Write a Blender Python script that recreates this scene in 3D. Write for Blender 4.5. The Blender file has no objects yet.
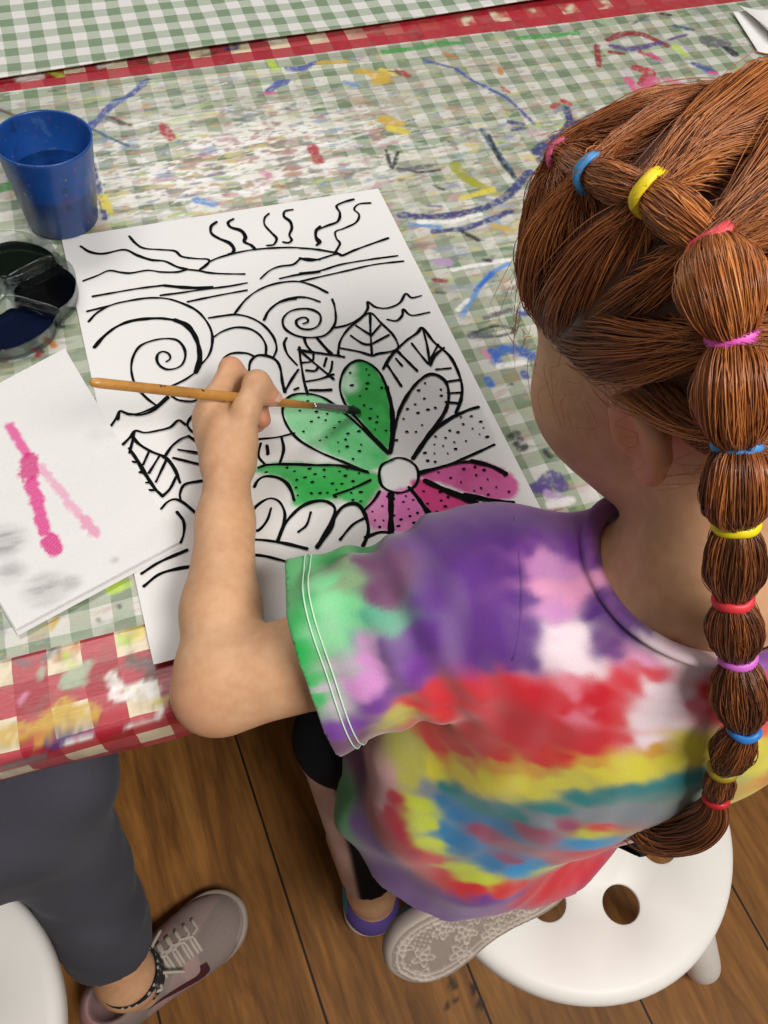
import bpy, bmesh, math, random
import numpy as np
from mathutils import Vector, Matrix

rng = np.random.default_rng(7)
random.seed(7)
scene = bpy.context.scene
COL = scene.collection

# ---------------------------------------------------------------- camera
F_PX, PITCH, ROLL, YAW = 865.6, 1.00955, -0.10798, 0.40014
CAM = np.array([0.0, 0.0, 1.105])
TH = 0.561                                   # table top height
_cp, _sp, _cr, _sr, _cy, _sy = (math.cos(PITCH), math.sin(PITCH), math.cos(ROLL),
                                math.sin(ROLL), math.cos(YAW), math.sin(YAW))
def _unyaw(v):
    return np.array([v[0]*_cy+v[1]*_sy, -v[0]*_sy+v[1]*_cy, v[2]])
_x, _y = np.array([1., 0, 0]), np.array([0, _sp, _cp])
RIGHT = _unyaw(_x*_cr-_y*_sr)
UP = _unyaw(_x*_sr+_y*_cr)
FWD = _unyaw(np.array([0, _cp, -_sp]))
cam_data = bpy.data.cameras.new('camera')
cam = bpy.data.objects.new('camera', cam_data)
COL.objects.link(cam)
cam.matrix_world = Matrix(((RIGHT[0], UP[0], -FWD[0], CAM[0]), (RIGHT[1], UP[1], -FWD[1], CAM[1]),
                           (RIGHT[2], UP[2], -FWD[2], CAM[2]), (0, 0, 0, 1)))
cam_data.sensor_fit = 'VERTICAL'
cam_data.sensor_height = 36
cam_data.lens = F_PX/1024*36
cam_data.clip_start = 0.02
scene.camera = cam

# ---------------------------------------------------------------- light
scene.view_settings.view_transform = 'Standard'
scene.view_settings.look = 'None'
scene.view_settings.exposure = 0.0
scene.view_settings.gamma = 1.0
scene.view_settings.use_curve_mapping = False
world = bpy.data.worlds.new('room_light')
scene.world = world
world.use_nodes = True
world.node_tree.nodes['Background'].inputs[0].default_value = (1.0, 0.97, 0.94, 1)
world.node_tree.nodes['Background'].inputs[1].default_value = 0.19
def area(name, loc, target, sx, sy, power, col):
    d = bpy.data.lights.new(name, 'AREA')
    d.shape = 'RECTANGLE'; d.size = sx; d.size_y = sy; d.energy = power; d.color = col
    o = bpy.data.objects.new(name, d); COL.objects.link(o)
    o.location = loc
    o.rotation_euler = (Vector(target)-Vector(loc)).to_track_quat('-Z', 'Y').to_euler()
    return o
area('ceiling_lamp', (0.62, -0.85, 2.35), (0.2, 0.2, 0.5), 0.9, 0.5, 47, (1.0, 0.965, 0.92))
area('ceiling_lamp', (-0.2, 1.7, 2.6), (0.2, 0.6, 0.5), 1.4, 0.7, 24, (1.0, 0.98, 0.955))

# ---------------------------------------------------------------- helpers
def ray(u, v):
    d = FWD+RIGHT*((u-384)/F_PX)-UP*((v-512)/F_PX)
    return d/np.linalg.norm(d)
def at(u, v, z=TH):
    """the point of the horizontal plane at height z seen at photograph position (u, v)"""
    d = ray(u, v)
    return CAM+d*((z-CAM[2])/d[2])
def lin(r, g=None, b=None):
    if g is None: r, g, b = r
    f = lambda c: ((c/255)/12.92 if c/255 <= .04045 else ((c/255+.055)/1.055)**2.4)
    return (f(r), f(g), f(b), 1.0)

def link(o, parent=None):
    COL.objects.link(o)
    if parent is not None: o.parent = parent
    return o
def mesh_np(name, V, F, mats=(), parent=None, smooth=True, midx=None, color=None):
    V = np.asarray(V, np.float32)
    me = bpy.data.meshes.new(name)
    if isinstance(F, np.ndarray):
        n, k = F.shape
        me.vertices.add(len(V)); me.vertices.foreach_set('co', V.ravel())
        me.loops.add(n*k); me.loops.foreach_set('vertex_index', F.astype(np.int32).ravel())
        me.polygons.add(n)
        me.polygons.foreach_set('loop_start', np.arange(0, n*k, k, dtype=np.int32))
        me.update(calc_edges=True)
    else:
        me.from_pydata([tuple(map(float, v)) for v in V], [], [tuple(map(int, f)) for f in F])
        me.update()
    for m in (mats if isinstance(mats, (list, tuple)) else [mats]): me.materials.append(m)
    n = len(me.polygons)
    me.polygons.foreach_set('use_smooth', np.full(n, smooth, dtype=bool))
    if midx is not None: me.polygons.foreach_set('material_index', np.asarray(midx, np.int32))
    if color is not None:
        a = me.color_attributes.new('tint', 'FLOAT_COLOR', 'POINT')
        c = np.asarray(color, np.float32)
        if c.shape[1] == 3: c = np.c_[c, np.ones(len(c), np.float32)]
        a.data.foreach_set('color', c.ravel())
    me.update()
    o = bpy.data.objects.new(name, me)
    return link(o, parent)
def bm_obj(name, bm, mats, parent=None, smooth=True, bevel=0):
    bmesh.ops.recalc_face_normals(bm, faces=bm.faces)
    me = bpy.data.meshes.new(name); bm.to_mesh(me); bm.free()
    for m in (mats if isinstance(mats, (list, tuple)) else [mats]): me.materials.append(m)
    for p in me.polygons: p.use_smooth = smooth
    o = bpy.data.objects.new(name, me); link(o, parent)
    if bevel:
        b = o.modifiers.new('bevel', 'BEVEL'); b.width = bevel; b.segments = 3; b.limit_method = 'ANGLE'
    return o
def empty(name, loc, label, cat, group=None):
    o = bpy.data.objects.new(name, None); o.location = loc; o.empty_display_size = .02
    link(o); return tag(o, label, cat, group)
def tag(o, label, cat, group=None):
    o['label'] = label; o['category'] = cat
    if group: o['group'] = group
    return o
def adopt(o, parent):
    """parent o while keeping its world place (parents here only have a location)"""
    o.parent = parent
    o.matrix_parent_inverse = Matrix.Translation(parent.location).inverted()
    return o

def merge(*parts):
    """merge (V, F) pairs of triangles or quads into one list"""
    V, F, M, off = [], [], [], 0
    for i, (v, f) in enumerate(parts):
        V.append(np.asarray(v, float)); F += [tuple(int(a)+off for a in q) for q in f]; off += len(v)
    return np.concatenate(V), F
def lathe(profile, n=48, closed_profile=False):
    V, F = [], []
    k = len(profile)
    for i in range(n):
        a = 2*math.pi*i/n
        V += [(r*math.cos(a), r*math.sin(a), z) for r, z in profile]
    for i in range(n):
        j = (i+1) % n
        for q in range(k-1 if not closed_profile else k):
            w = (q+1) % k
            F.append((i*k+q, j*k+q, j*k+w, i*k+w))
    return np.array(V), F
def catmull(pts, n=8, closed=False):
    P = np.asarray(pts, float)
    if len(P) < 3 and not closed:
        t = np.linspace(0, 1, n+1)[:, None]
        return P[0]*(1-t)+P[-1]*t
    if closed: Q = np.concatenate([P[-1:], P, P[:2]])
    else: Q = np.concatenate([2*P[:1]-P[1:2], P, 2*P[-1:]-P[-2:-1]])
    out = []
    t = np.linspace(0, 1, n, endpoint=False)[:, None]
    for i in range(1, len(Q)-2):
        a, b, c, d = Q[i-1], Q[i], Q[i+1], Q[i+2]
        out.append(.5*((2*b)+(c-a)*t+(2*a-5*b+4*c-d)*t**2+(3*b-a-3*c+d)*t**3))
    out = np.concatenate(out)
    return out if closed else np.concatenate([out, P[-1:]])
def sweep(path, radii, n=8, squash=None, caps=True):
    """tube along a 3D path with a radius per point"""
    P = np.asarray(path, float); R = np.broadcast_to(np.asarray(radii, float), (len(P),))
    T = np.gradient(P, axis=0); T /= np.linalg.norm(T, axis=1)[:, None]+1e-12
    ref = np.array([0, 0, 1.]) if abs(T[0, 2]) < .9 else np.array([1., 0, 0])
    A = np.zeros_like(P); B = np.zeros_like(P)
    a = np.cross(T[0], ref); a /= np.linalg.norm(a)
    for i in range(len(P)):
        a = a-T[i]*(a@T[i]); a /= np.linalg.norm(a)+1e-12
        A[i] = a; B[i] = np.cross(T[i], a)
    th = np.arange(n)*2*math.pi/n
    sq = 1 if squash is None else squash
    V = (P[:, None]+R[:, None, None]*(np.cos(th)[None, :, None]*A[:, None]+sq*np.sin(th)[None, :, None]*B[:, None])).reshape(-1, 3)
    F = [(i*n+j, i*n+(j+1) % n, (i+1)*n+(j+1) % n, (i+1)*n+j) for i in range(len(P)-1) for j in range(n)]
    if caps:
        F.append(tuple(range(n))[::-1]); F.append(tuple((len(P)-1)*n+j for j in range(n)))
    return V, F

# ---- smooth implicit solids and their surfaces
def smin(a, b, k):
    if k <= 0: return np.minimum(a, b)
    h = np.maximum(k-np.abs(a-b), 0)/k
    return np.minimum(a, b)-h*h*k*.25
def cone(a, b, ra, rb, k=.01):
    a, b = np.array(a, np.float32), np.array(b, np.float32)
    def f(P):
        ba = b-a; pa = P-a
        h = np.clip((pa@ba)/max(float(ba@ba), 1e-12), 0, 1)
        return np.linalg.norm(pa-h[..., None]*ba, axis=-1)-(ra+(rb-ra)*h)
    r = max(ra, rb)
    return f, np.minimum(a, b)-r, np.maximum(a, b)+r, k
def ell(c, r, M=None, k=.01, sub=False):
    """ellipsoid: centre, radii, rows of M are its axes"""
    c, r = np.array(c, np.float32), np.array(r, np.float32)
    M = np.eye(3, dtype=np.float32) if M is None else np.array(M, np.float32)
    def f(P):
        q = (P-c)@M.T
        k0 = np.linalg.norm(q/r, axis=-1); k1 = np.linalg.norm(q/(r*r), axis=-1)+1e-9
        return k0*(k0-1)/k1
    R = float(r.max())
    return f, c-R, c+R, (-k if sub else k)
def grid_field(prims, lo, hi, res):
    lo = np.array(lo, np.float32); n = np.ceil((np.array(hi)-lo)/res).astype(int)+1
    F = np.full(n, .1, np.float32)
    ax = [lo[i]+res*np.arange(n[i], dtype=np.float32) for i in range(3)]
    for f, a, b, k in prims:
        m = abs(k)+.012
        i0 = np.clip(np.floor((a-m-lo)/res).astype(int), 0, n); i1 = np.clip(np.ceil((b+m-lo)/res).astype(int)+1, 0, n)
        if np.any(i1 <= i0): continue
        s = tuple(slice(i0[i], i1[i]) for i in range(3))
        P = np.stack(np.meshgrid(*[ax[i][s[i]] for i in range(3)], indexing='ij'), -1)
        d = f(P).astype(np.float32)
        F[s] = smin(F[s], d, k) if k >= 0 else -smin(-F[s], d, -k)
    return F, lo, res
def at_points(prims, P):
    P = np.asarray(P, np.float32)
    F = np.full(P.shape[:-1], .1, np.float32)
    for f, a, b, k in prims:
        d = f(P)
        F = smin(F, d, k) if k >= 0 else -smin(-F, d, -k)
    return F
def nets(F, lo, res):
    """smooth quad surface of the zero level of F"""
    S = F < 0
    cnt = np.zeros(np.array(F.shape)-1, np.int8)
    offs = [(i, j, k) for i in (0, 1) for j in (0, 1) for k in (0, 1)]
    n = cnt.shape
    for i, j, k in offs: cnt += S[i:i+n[0], j:j+n[1], k:k+n[2]]
    C = np.argwhere((cnt > 0) & (cnt < 8))
    idx = np.full(n, -1, np.int32); idx[tuple(C.T)] = np.arange(len(C))
    acc = np.zeros((len(C), 3)); num = np.zeros(len(C))
    for o in offs:
        for a in range(3):
            if o[a]: continue
            p = C+np.array(o); q = p.copy(); q[:, a] += 1
            f0 = F[tuple(p.T)]; f1 = F[tuple(q.T)]
            m = (f0 < 0) != (f1 < 0)
            t = np.where(m, f0/(f0-f1+1e-20), 0)
            pos = np.array(o, float)+np.eye(3)[a]*t[:, None]
            acc[m] += pos[m]; num[m] += 1
    V = lo+(C+acc/np.maximum(num, 1)[:, None])*res
    Q = []
    for a in range(3):
        b, c = (a+1) % 3, (a+2) % 3
        s0 = [slice(None)]*3; s1 = [slice(None)]*3
        s0[a] = slice(0, -1); s1[a] = slice(1, None)
        A, B = S[tuple(s0)], S[tuple(s1)]
        E = np.argwhere(A != B)
        E = E[(E[:, b] > 0) & (E[:, c] > 0) & (E[:, b] < F.shape[b]-1) & (E[:, c] < F.shape[c]-1)]
        eb, ec = np.eye(3, dtype=int)[b], np.eye(3, dtype=int)[c]
        q = np.stack([idx[tuple((E-eb-ec).T)], idx[tuple((E-ec).T)], idx[tuple(E.T)], idx[tuple((E-eb).T)]], 1)
        flip = ~A[tuple(E.T)]
        q[flip] = q[flip][:, ::-1]
        Q.append(q)
    return V, np.concatenate(Q)
def relax(V, F, it=2, lam=.5):
    n = len(V)
    e = np.concatenate([F[:, [i, (i+1) % 4]] for i in range(4)])
    for _ in range(it):
        s = np.zeros((n, 3)); c = np.zeros(n)
        for i in range(3):
            s[:, i] = np.bincount(e[:, 0], V[e[:, 1], i], n)+np.bincount(e[:, 1], V[e[:, 0], i], n)
        c = np.bincount(e[:, 0], minlength=n)+np.bincount(e[:, 1], minlength=n)
        V = V+lam*(s/np.maximum(c, 1)[:, None]-V)
    return V
def solid(prims, lo, hi, res, it=1):
    V, F = nets(*grid_field(prims, lo, hi, res))
    return relax(V, F, it), F
def garment(prims, cuts, lo, hi, res, it=2):
    """surface of prims with open edges where a cut (a function, positive = removed) ends it"""
    F, lo_, r = grid_field(prims, lo, hi, res)
    ax = [lo_[i]+r*np.arange(F.shape[i], dtype=np.float32) for i in range(3)]
    P = np.stack(np.meshgrid(*ax, indexing='ij'), -1)
    G = np.full(F.shape, -1., np.float32)
    for c in cuts: G = np.maximum(G, c(P))
    V, Q = nets(np.maximum(F, G), lo_, r)
    g = np.max([c(V.astype(np.float32)) for c in cuts], 0); f = at_points(prims, V)
    cap = (g > f+r*.15) & (g > -r*.45)
    keep = ~(cap[Q].sum(1) >= 3)
    Q = Q[keep]
    used = np.unique(Q); mp = np.full(len(V), -1); mp[used] = np.arange(len(used))
    V, Q = relax(V[used], mp[Q], it), mp[Q]
    for _ in range(14): V = even_edge(V, Q)
    return V, Q
def open_edges(Q):
    e = np.concatenate([Q[:, [i, (i+1) % 4]] for i in range(4)])
    k = np.sort(e, 1); _, inv, c = np.unique(k, axis=0, return_inverse=True, return_counts=True)
    return e[c[inv.ravel()] == 1]
def even_edge(V, Q):
    e = open_edges(Q); V = V.copy()
    s = np.zeros_like(V); c = np.zeros(len(V))
    for a, b in ((0, 1), (1, 0)):
        np.add.at(s, e[:, a], V[e[:, b]]); np.add.at(c, e[:, a], 1)
    m = c > 0
    V[m] += .5*(s[m]/c[m][:, None]-V[m])
    return V
def edge_loops(Q):
    e = open_edges(Q); nx = {}
    for a, b in e: nx.setdefault(int(a), []).append(int(b))
    loops, seen = [], set()
    for a in list(nx):
        if a in seen: continue
        L = [a]; seen.add(a)
        while True:
            nb = [b for b in nx.get(L[-1], []) if b not in seen]
            if not nb: break
            L.append(nb[0]); seen.add(nb[0])
        if len(L) > 20: loops.append(L)
    return loops
def bands(s, table):
    """piecewise linear interpolation of rows of a table: s -> the other columns"""
    T = np.array(table, float)
    return [np.interp(s, T[:, 0], T[:, i]) for i in range(1, T.shape[1])]

# ---- value noise on the plane, for paint that has dried on cloth and paper
def noise2(x, y, scale, seed, octaves=3):
    r = np.random.default_rng(seed)
    T = r.random((256, 256)).astype(np.float32)
    out = np.zeros_like(x, dtype=np.float32); amp, tot = 1., 0.
    for o in range(octaves):
        X = x*scale*2**o+37.7*o; Y = y*scale*2**o+91.3*o
        i, j = np.floor(X).astype(int), np.floor(Y).astype(int)
        fx, fy = X-i, Y-j
        fx = fx*fx*(3-2*fx); fy = fy*fy*(3-2*fy)
        g = lambda a, b: T[(i+a) & 255, (j+b) & 255]
        out += amp*((g(0, 0)*(1-fx)+g(1, 0)*fx)*(1-fy)+(g(0, 1)*(1-fx)+g(1, 1)*fx)*fy)
        tot += amp; amp *= .55
    return out/tot
def noise3(P, scale, seed):
    r = np.random.default_rng(seed)
    out = np.zeros(P.shape[:-1])
    for i in range(7):
        d = r.normal(size=3); d /= np.linalg.norm(d)
        out += np.sin(P@d*scale*(.6+r.random()*1.2)+r.random()*6.28)
    return out/7**.5/1.2
def sstep(a, b, x):
    t = np.clip((x-a)/(b-a), 0, 1)
    return t*t*(3-2*t)
def seg_dist(x, y, pts):
    """distance from points to a polyline in the plane, and the parameter along it"""
    d = np.full(x.shape, 9., np.float32); tt = np.zeros(x.shape, np.float32)
    n = len(pts)-1
    for i in range(n):
        a, b = pts[i], pts[i+1]
        bx, by = b[0]-a[0], b[1]-a[1]
        h = np.clip(((x-a[0])*bx+(y-a[1])*by)/(bx*bx+by*by+1e-12), 0, 1)
        q = np.hypot(x-a[0]-h*bx, y-a[1]-h*by)
        m = q < d
        d[m] = q[m]; tt[m] = (i+h[m])/n
    return d, tt
def in_poly(x, y, poly):
    ins = np.zeros(x.shape, bool)
    n = len(poly)
    for i in range(n):
        x0, y0 = poly[i]; x1, y1 = poly[(i+1) % n]
        if y0 == y1: continue
        c = ((y0 > y) != (y1 > y)) & (x < (x1-x0)*(y-y0)/(y1-y0)+x0)
        ins ^= c
    return ins

# ---------------------------------------------------------------- materials
class Nodes:
    def __init__(s, name, rough=.6, spec=.5):
        s.m = bpy.data.materials.new(name); s.m.use_nodes = True
        s.t = s.m.node_tree; s.b = s.t.nodes['Principled BSDF']
        s.b.inputs['Roughness'].default_value = rough
        s.b.inputs['Specular IOR Level'].default_value = spec
    def n(s, kind, **kw):
        o = s.t.nodes.new(kind)
        for k, v in kw.items(): setattr(o, k, v)
        return o
    def l(s, a, b): s.t.links.new(a, b)
    def base(s, sock): s.l(sock, s.b.inputs['Base Color'])
    def coord(s, which='Object', scale=None):
        c = s.n('ShaderNodeTexCoord').outputs[which]
        if scale is None: return c
        m = s.n('ShaderNodeMapping'); m.inputs['Scale'].default_value = scale
        s.l(c, m.inputs['Vector']); return m.outputs['Vector']
    def noise(s, scale, vec=None, detail=4, rough=.55, dist=0):
        o = s.n('ShaderNodeTexNoise'); o.inputs['Scale'].default_value = scale
        o.inputs['Detail'].default_value = detail; o.inputs['Roughness'].default_value = rough
        o.inputs['Distortion'].default_value = dist
        if vec is not None: s.l(vec, o.inputs['Vector'])
        return o.outputs['Fac']
    def ramp(s, fac, stops, interp='LINEAR'):
        o = s.n('ShaderNodeValToRGB'); o.color_ramp.interpolation = interp
        e = o.color_ramp.elements
        while len(e) < len(stops): e.new(.5)
        for x, (p, c) in zip(e, stops): x.position = p; x.color = c
        s.l(fac, o.inputs['Fac']); return o.outputs['Color']
    def math(s, op, a, b=None):
        o = s.n('ShaderNodeMath', operation=op)
        for i, v in enumerate((a, b)):
            if v is None: continue
            if isinstance(v, (int, float)): o.inputs[i].default_value = v
            else: s.l(v, o.inputs[i])
        return o.outputs[0]
    def mix(s, fac, a, b, mode='MIX'):
        o = s.n('ShaderNodeMix', data_type='RGBA', blend_type=mode)
        for i, v in ((0, fac), (6, a), (7, b)):
            if isinstance(v, (int, float)): o.inputs[i].default_value = v
            elif isinstance(v, tuple): o.inputs[i].default_value = v
            else: s.l(v, o.inputs[i])
        return o.outputs[2]
    def attr(s, name='tint'):
        o = s.n('ShaderNodeAttribute'); o.attribute_name = name; return o
    def bump(s, h, strength=.3, dist=.002):
        o = s.n('ShaderNodeBump'); o.inputs['Strength'].default_value = strength
        o.inputs['Distance'].default_value = dist
        s.l(h, o.inputs['Height']); s.l(o.outputs['Normal'], s.b.inputs['Normal'])
def plain(name, rgb, rough=.6, var=.06, scale=40, bump=0, spec=.5, metal=0, vec_scale=None):
    N = Nodes(name, rough, spec)
    c = lin(rgb)
    f = N.noise(scale, N.coord('Object', vec_scale))
    lo = tuple(x*(1-var) for x in c[:3])+(1,); hi = tuple(min(1, x*(1+var)) for x in c[:3])+(1,)
    N.base(N.ramp(f, [(.3, lo), (.7, hi)]))
    N.b.inputs['Metallic'].default_value = metal
    if bump: N.bump(N.noise(scale*4, N.coord('Object', vec_scale)), bump, .001)
    return N.m
def gingham(name, period, ox, oy, light, mid, dark, rough=.45, coat=0.15):
    N = Nodes(name, rough)
    sep = N.n('ShaderNodeSeparateXYZ'); N.l(N.coord(), sep.inputs[0])
    wob = N.math('MULTIPLY', N.math('SUBTRACT', N.noise(14, N.coord()), .5), .006)
    y = N.math('ADD', N.math('ADD', sep.outputs[1], N.math('SUBTRACT', sep.outputs[2], TH)), wob)
    x = N.math('ADD', sep.outputs[0], wob)
    def band(c, o):
        f = N.math('FRACT', N.math('ADD', N.math('DIVIDE', N.math('SUBTRACT', c, o), period), 100.25))
        return N.math('LESS_THAN', f, .5)
    bx, by = band(x, ox), band(y, oy)
    s = N.math('MULTIPLY', N.math('ADD', bx, by), .5)
    c = N.ramp(s, [(0, lin(light)), (.3, lin(mid)), (.8, lin(dark))], 'CONSTANT')
    weave = N.noise(900, N.coord(), 2)
    c = N.mix(.12, c, N.ramp(weave, [(.3, (.1, .1, .1, 1)), (.7, (.9, .9, .9, 1))]), 'OVERLAY')
    a = N.attr('tint')
    N.base(N.mix(a.outputs['Alpha'], c, a.outputs['Color']))
    N.b.inputs['Coat Weight'].default_value = coat
    N.b.inputs['Coat Roughness'].default_value = .25
    N.bump(N.noise(60, N.coord('Object', (1, 3, 1)), 3), .25, .002)
    return N.m
def tinted(name, rough=.8, bump=0, scale=300, spec=.3, sheen=0):
    N = Nodes(name, rough, spec)
    a = N.attr('tint')
    f = N.noise(scale, N.coord(), 3)
    N.base(N.mix(.12, a.outputs['Color'], N.ramp(f, [(.25, (.2, .2, .2, 1)), (.75, (.8, .8, .8, 1))]), 'OVERLAY'))
    if bump: N.bump(f, bump, .0008)
    if sheen: N.b.inputs['Sheen Weight'].default_value = sheen
    return N.m

# ---------------------------------------------------------------- the room: oak floor
def floor_material():
    N = Nodes('oak_boards', .55, .25)
    v = N.coord()
    r = N.n('ShaderNodeMapping'); r.inputs['Rotation'].default_value = (0, 0, math.radians(-4.4)); N.l(v, r.inputs['Vector'])
    sep = N.n('ShaderNodeSeparateXYZ'); N.l(r.outputs[0], sep.inputs[0])
    u = N.math('DIVIDE', N.math('ADD', sep.outputs[0], 10*.168+.158), .168)
    idx = N.math('FLOOR', u); fr = N.math('FRACT', u)
    wn = N.n('ShaderNodeTexWhiteNoise', noise_dimensions='1D'); N.l(idx, wn.inputs['W'])
    comb = N.n('ShaderNodeCombineXYZ')
    N.l(sep.outputs[0], comb.inputs[0]); N.l(N.math('MULTIPLY', sep.outputs[1], .12), comb.inputs[1])
    N.l(N.math('MULTIPLY', wn.outputs['Value'], 9), comb.inputs[2])
    g1 = N.noise(26, comb.outputs[0], 6, .62, 1.6)
    g2 = N.noise(150, comb.outputs[0], 3, .6)
    c = N.ramp(g1, [(.28, lin(88, 54, 20)), (.5, lin(128, 84, 36)), (.74, lin(152, 105, 50))])
    c = N.mix(.35, c, N.ramp(g2, [(.35, (.25, .25, .25, 1)), (.65, (.7, .7, .7, 1))]), 'OVERLAY')
    c = N.mix(.3, c, N.ramp(wn.outputs['Value'], [(0, (.32, .32, .32, 1)), (1, (.66, .62, .58, 1))]), 'OVERLAY')
    knot = N.math('GREATER_THAN', N.noise(16, N.coord('Object', (1, .5, 1)), 2), .73)
    c = N.mix(N.math('MULTIPLY', knot, .55), c, lin(50, 26, 10))
    gap = N.math('LESS_THAN', fr, .017)
    c = N.mix(gap, c, lin(38, 20, 8))
    a = N.attr('tint'); c = N.mix(a.outputs['Alpha'], c, a.outputs['Color'])
    N.base(c); N.bump(g2, .12, .001)
    return N.m
def grid_xy(xs, ys, zf):
    X, Y = np.meshgrid(xs, ys, indexing='ij')
    V = np.stack([X, Y, zf(X, Y)], -1).reshape(-1, 3)
    n, m = len(xs), len(ys)
    i = (np.arange(n-1)[:, None]*m+np.arange(m-1)).ravel()
    return X.ravel(), Y.ravel(), V, np.stack([i, i+m, i+m+1, i+1], 1)
xs = np.r_[-2.5, -1, -.3, np.arange(-.25, .62, .004), .8, 1.5, 2.8]
ys = np.r_[-1.5, -.5, -.2, np.arange(-.16, .42, .004), .6, 1.4, 3.2]
X, Y, V, F = grid_xy(xs, ys, lambda x, y: x*0)
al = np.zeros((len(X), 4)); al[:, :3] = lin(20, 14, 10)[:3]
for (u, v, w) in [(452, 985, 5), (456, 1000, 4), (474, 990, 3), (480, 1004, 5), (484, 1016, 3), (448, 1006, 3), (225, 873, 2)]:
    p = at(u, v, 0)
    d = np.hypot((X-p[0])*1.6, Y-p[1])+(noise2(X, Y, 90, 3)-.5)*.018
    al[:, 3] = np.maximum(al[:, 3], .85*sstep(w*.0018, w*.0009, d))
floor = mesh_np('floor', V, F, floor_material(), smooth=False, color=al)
floor['kind'] = 'structure'

# ---------------------------------------------------------------- tables
m_top = plain('pale_laminate', (205, 190, 165), .5)
m_leg = plain('grey_enamel', (150, 150, 150), .4)
def rounded_slab(x0, x1, y0, y1, z0, z1, r=.008):
    bm = bmesh.new()
    bmesh.ops.create_cube(bm, size=1)
    for v in bm.verts:
        v.co = ((x0+x1)/2+v.co.x*(x1-x0), (y0+y1)/2+v.co.y*(y1-y0), (z0+z1)/2+v.co.z*(z1-z0))
    bmesh.ops.bevel(bm, geom=list(bm.edges), offset=r, segments=3, affect='EDGES', profile=.5)
    return bm
def table(x0, x1, y0, y1, z, label):
    t = empty('activity_table', ((x0+x1)/2, (y0+y1)/2, 0), label, 'table', 'children\'s activity tables')
    adopt(bm_obj('tabletop', rounded_slab(x0, x1, y0, y1, z-.024, z), m_top), t)
    for x in (x0+.07, x1-.07):
        for y in (y0+.12, y1-.08):
            V, F = lathe([(0, 0), (.017, 0), (.019, .006), (.024, z-.03), (.024, z-.0245), (0, z-.0245)], 20)
            V += (x, y, 0)
            adopt(mesh_np('leg', V, F, m_leg), t)
    return t
TF, TB = .2085, .990                          # front and back edge of the near table
table(-.62, 1.12, TF+.003, TB, TH-.0035, 'low activity table under the gingham cloths, the one the child paints at')
table(-.60, 1.25, TB+.012, 1.62, TH-.001, 'second low table beyond the red strip, under the clean green gingham cloth')

PAINTS = dict(blue=(62, 80, 150), navy=(44, 50, 112), sky=(92, 140, 200), cobalt=(45, 100, 185), ochre=(196, 160, 52),
              yellow=(214, 196, 70), olive=(150, 150, 40), lime=(176, 205, 66), green=(58, 150, 66), red=(170, 40, 56),
              crimson=(140, 26, 44), pink=(205, 84, 130), rose=(205, 130, 160), lilac=(180, 150, 190), purple=(84, 66, 130), black=(34, 36, 44),
              grey=(96, 98, 104), white=(236, 234, 230), orange=(188, 122, 50), brown=(92, 66, 44), teal=(44, 84, 110), mint=(160, 178, 150))
def px_line(pts, z=TH):
    return [tuple(at(u, v, z)[:2]) for u, v in pts]
def daub(X, Y, C, pts, colour, w, seed, cover=.9, dry=.6, z=TH):
    """one brush mark of dried paint: a soft line with a ragged edge, into the colours C (rgba)"""
    P = px_line(pts, z)
    P = catmull(P, 6) if len(P) > 2 else np.array(P)
    x0, y0 = P.min(0)-.03; x1, y1 = P.max(0)+.03
    m = np.where((X > x0) & (X < x1) & (Y > y0) & (Y < y1))[0]
    if not len(m): return
    x, y = X[m], Y[m]
    d, t = seg_dist(x, y, P)
    rad = w*.00050
    n = (noise2(x, y, 75, seed, 2)-.5)*1.1+(noise2(x, y, 420, seed+3, 2)-.5)*.6
    a = sstep(.0012, -.0012, d-rad*(1+1.3*n*dry))*cover
    a *= 1-dry*.75*sstep(.52, .64, noise2(x, y, 300, seed+5, 2))
    put(C, m, lin(PAINTS[colour]), a, 1+.25*(noise2(x, y, 120, seed+9)-.5))
def put(C, m, rgb, a, shade=1.0):
    o = C[m, 3]; na = a+o*(1-a)
    for i in range(3):
        C[m, i] = np.where(na > 1e-4, (rgb[i]*shade*a+C[m, i]*o*(1-a))/np.maximum(na, 1e-4), C[m, i])
    C[m, 3] = na

# red gingham cloth: on the table, wrapped over its front and back edge
prof = [(TF+.005, TH-.060), (TF-.0015, TH-.0300), (TF-.0018, TH-.010), (TF-.0005, TH-.0052), (TF+.003, TH-.0025), (TF+.010, TH-.0018)]
prof += [(y, TH-.0018) for y in np.arange(TF+.014, TF+.078, .003)] + [(y, TH-.0018) for y in (.4, .6, .8)]
prof += [(y, TH-.0018) for y in np.arange(.884, .975, .003)] + [(TB+.002, TH-.003), (TB+.004, TH-.012), (TB+.004, TH-.05)]
xs = np.r_[-.66, -.4, np.arange(-.2, .75, .003), .9, 1.16]
n, k = len(xs), len(prof)
V = np.array([(x, y+.0025*math.sin(x*31)*(z < TH-.03), z) for x in xs for y, z in prof])
i = (np.arange(n-1)[:, None]*k+np.arange(k-1)).ravel()
F = np.stack([i, i+k, i+k+1, i+1], 1)
C = np.zeros((len(V), 4)); Xr, Yr = V[:, 0].copy(), V[:, 1]+V[:, 2]-TH
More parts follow.
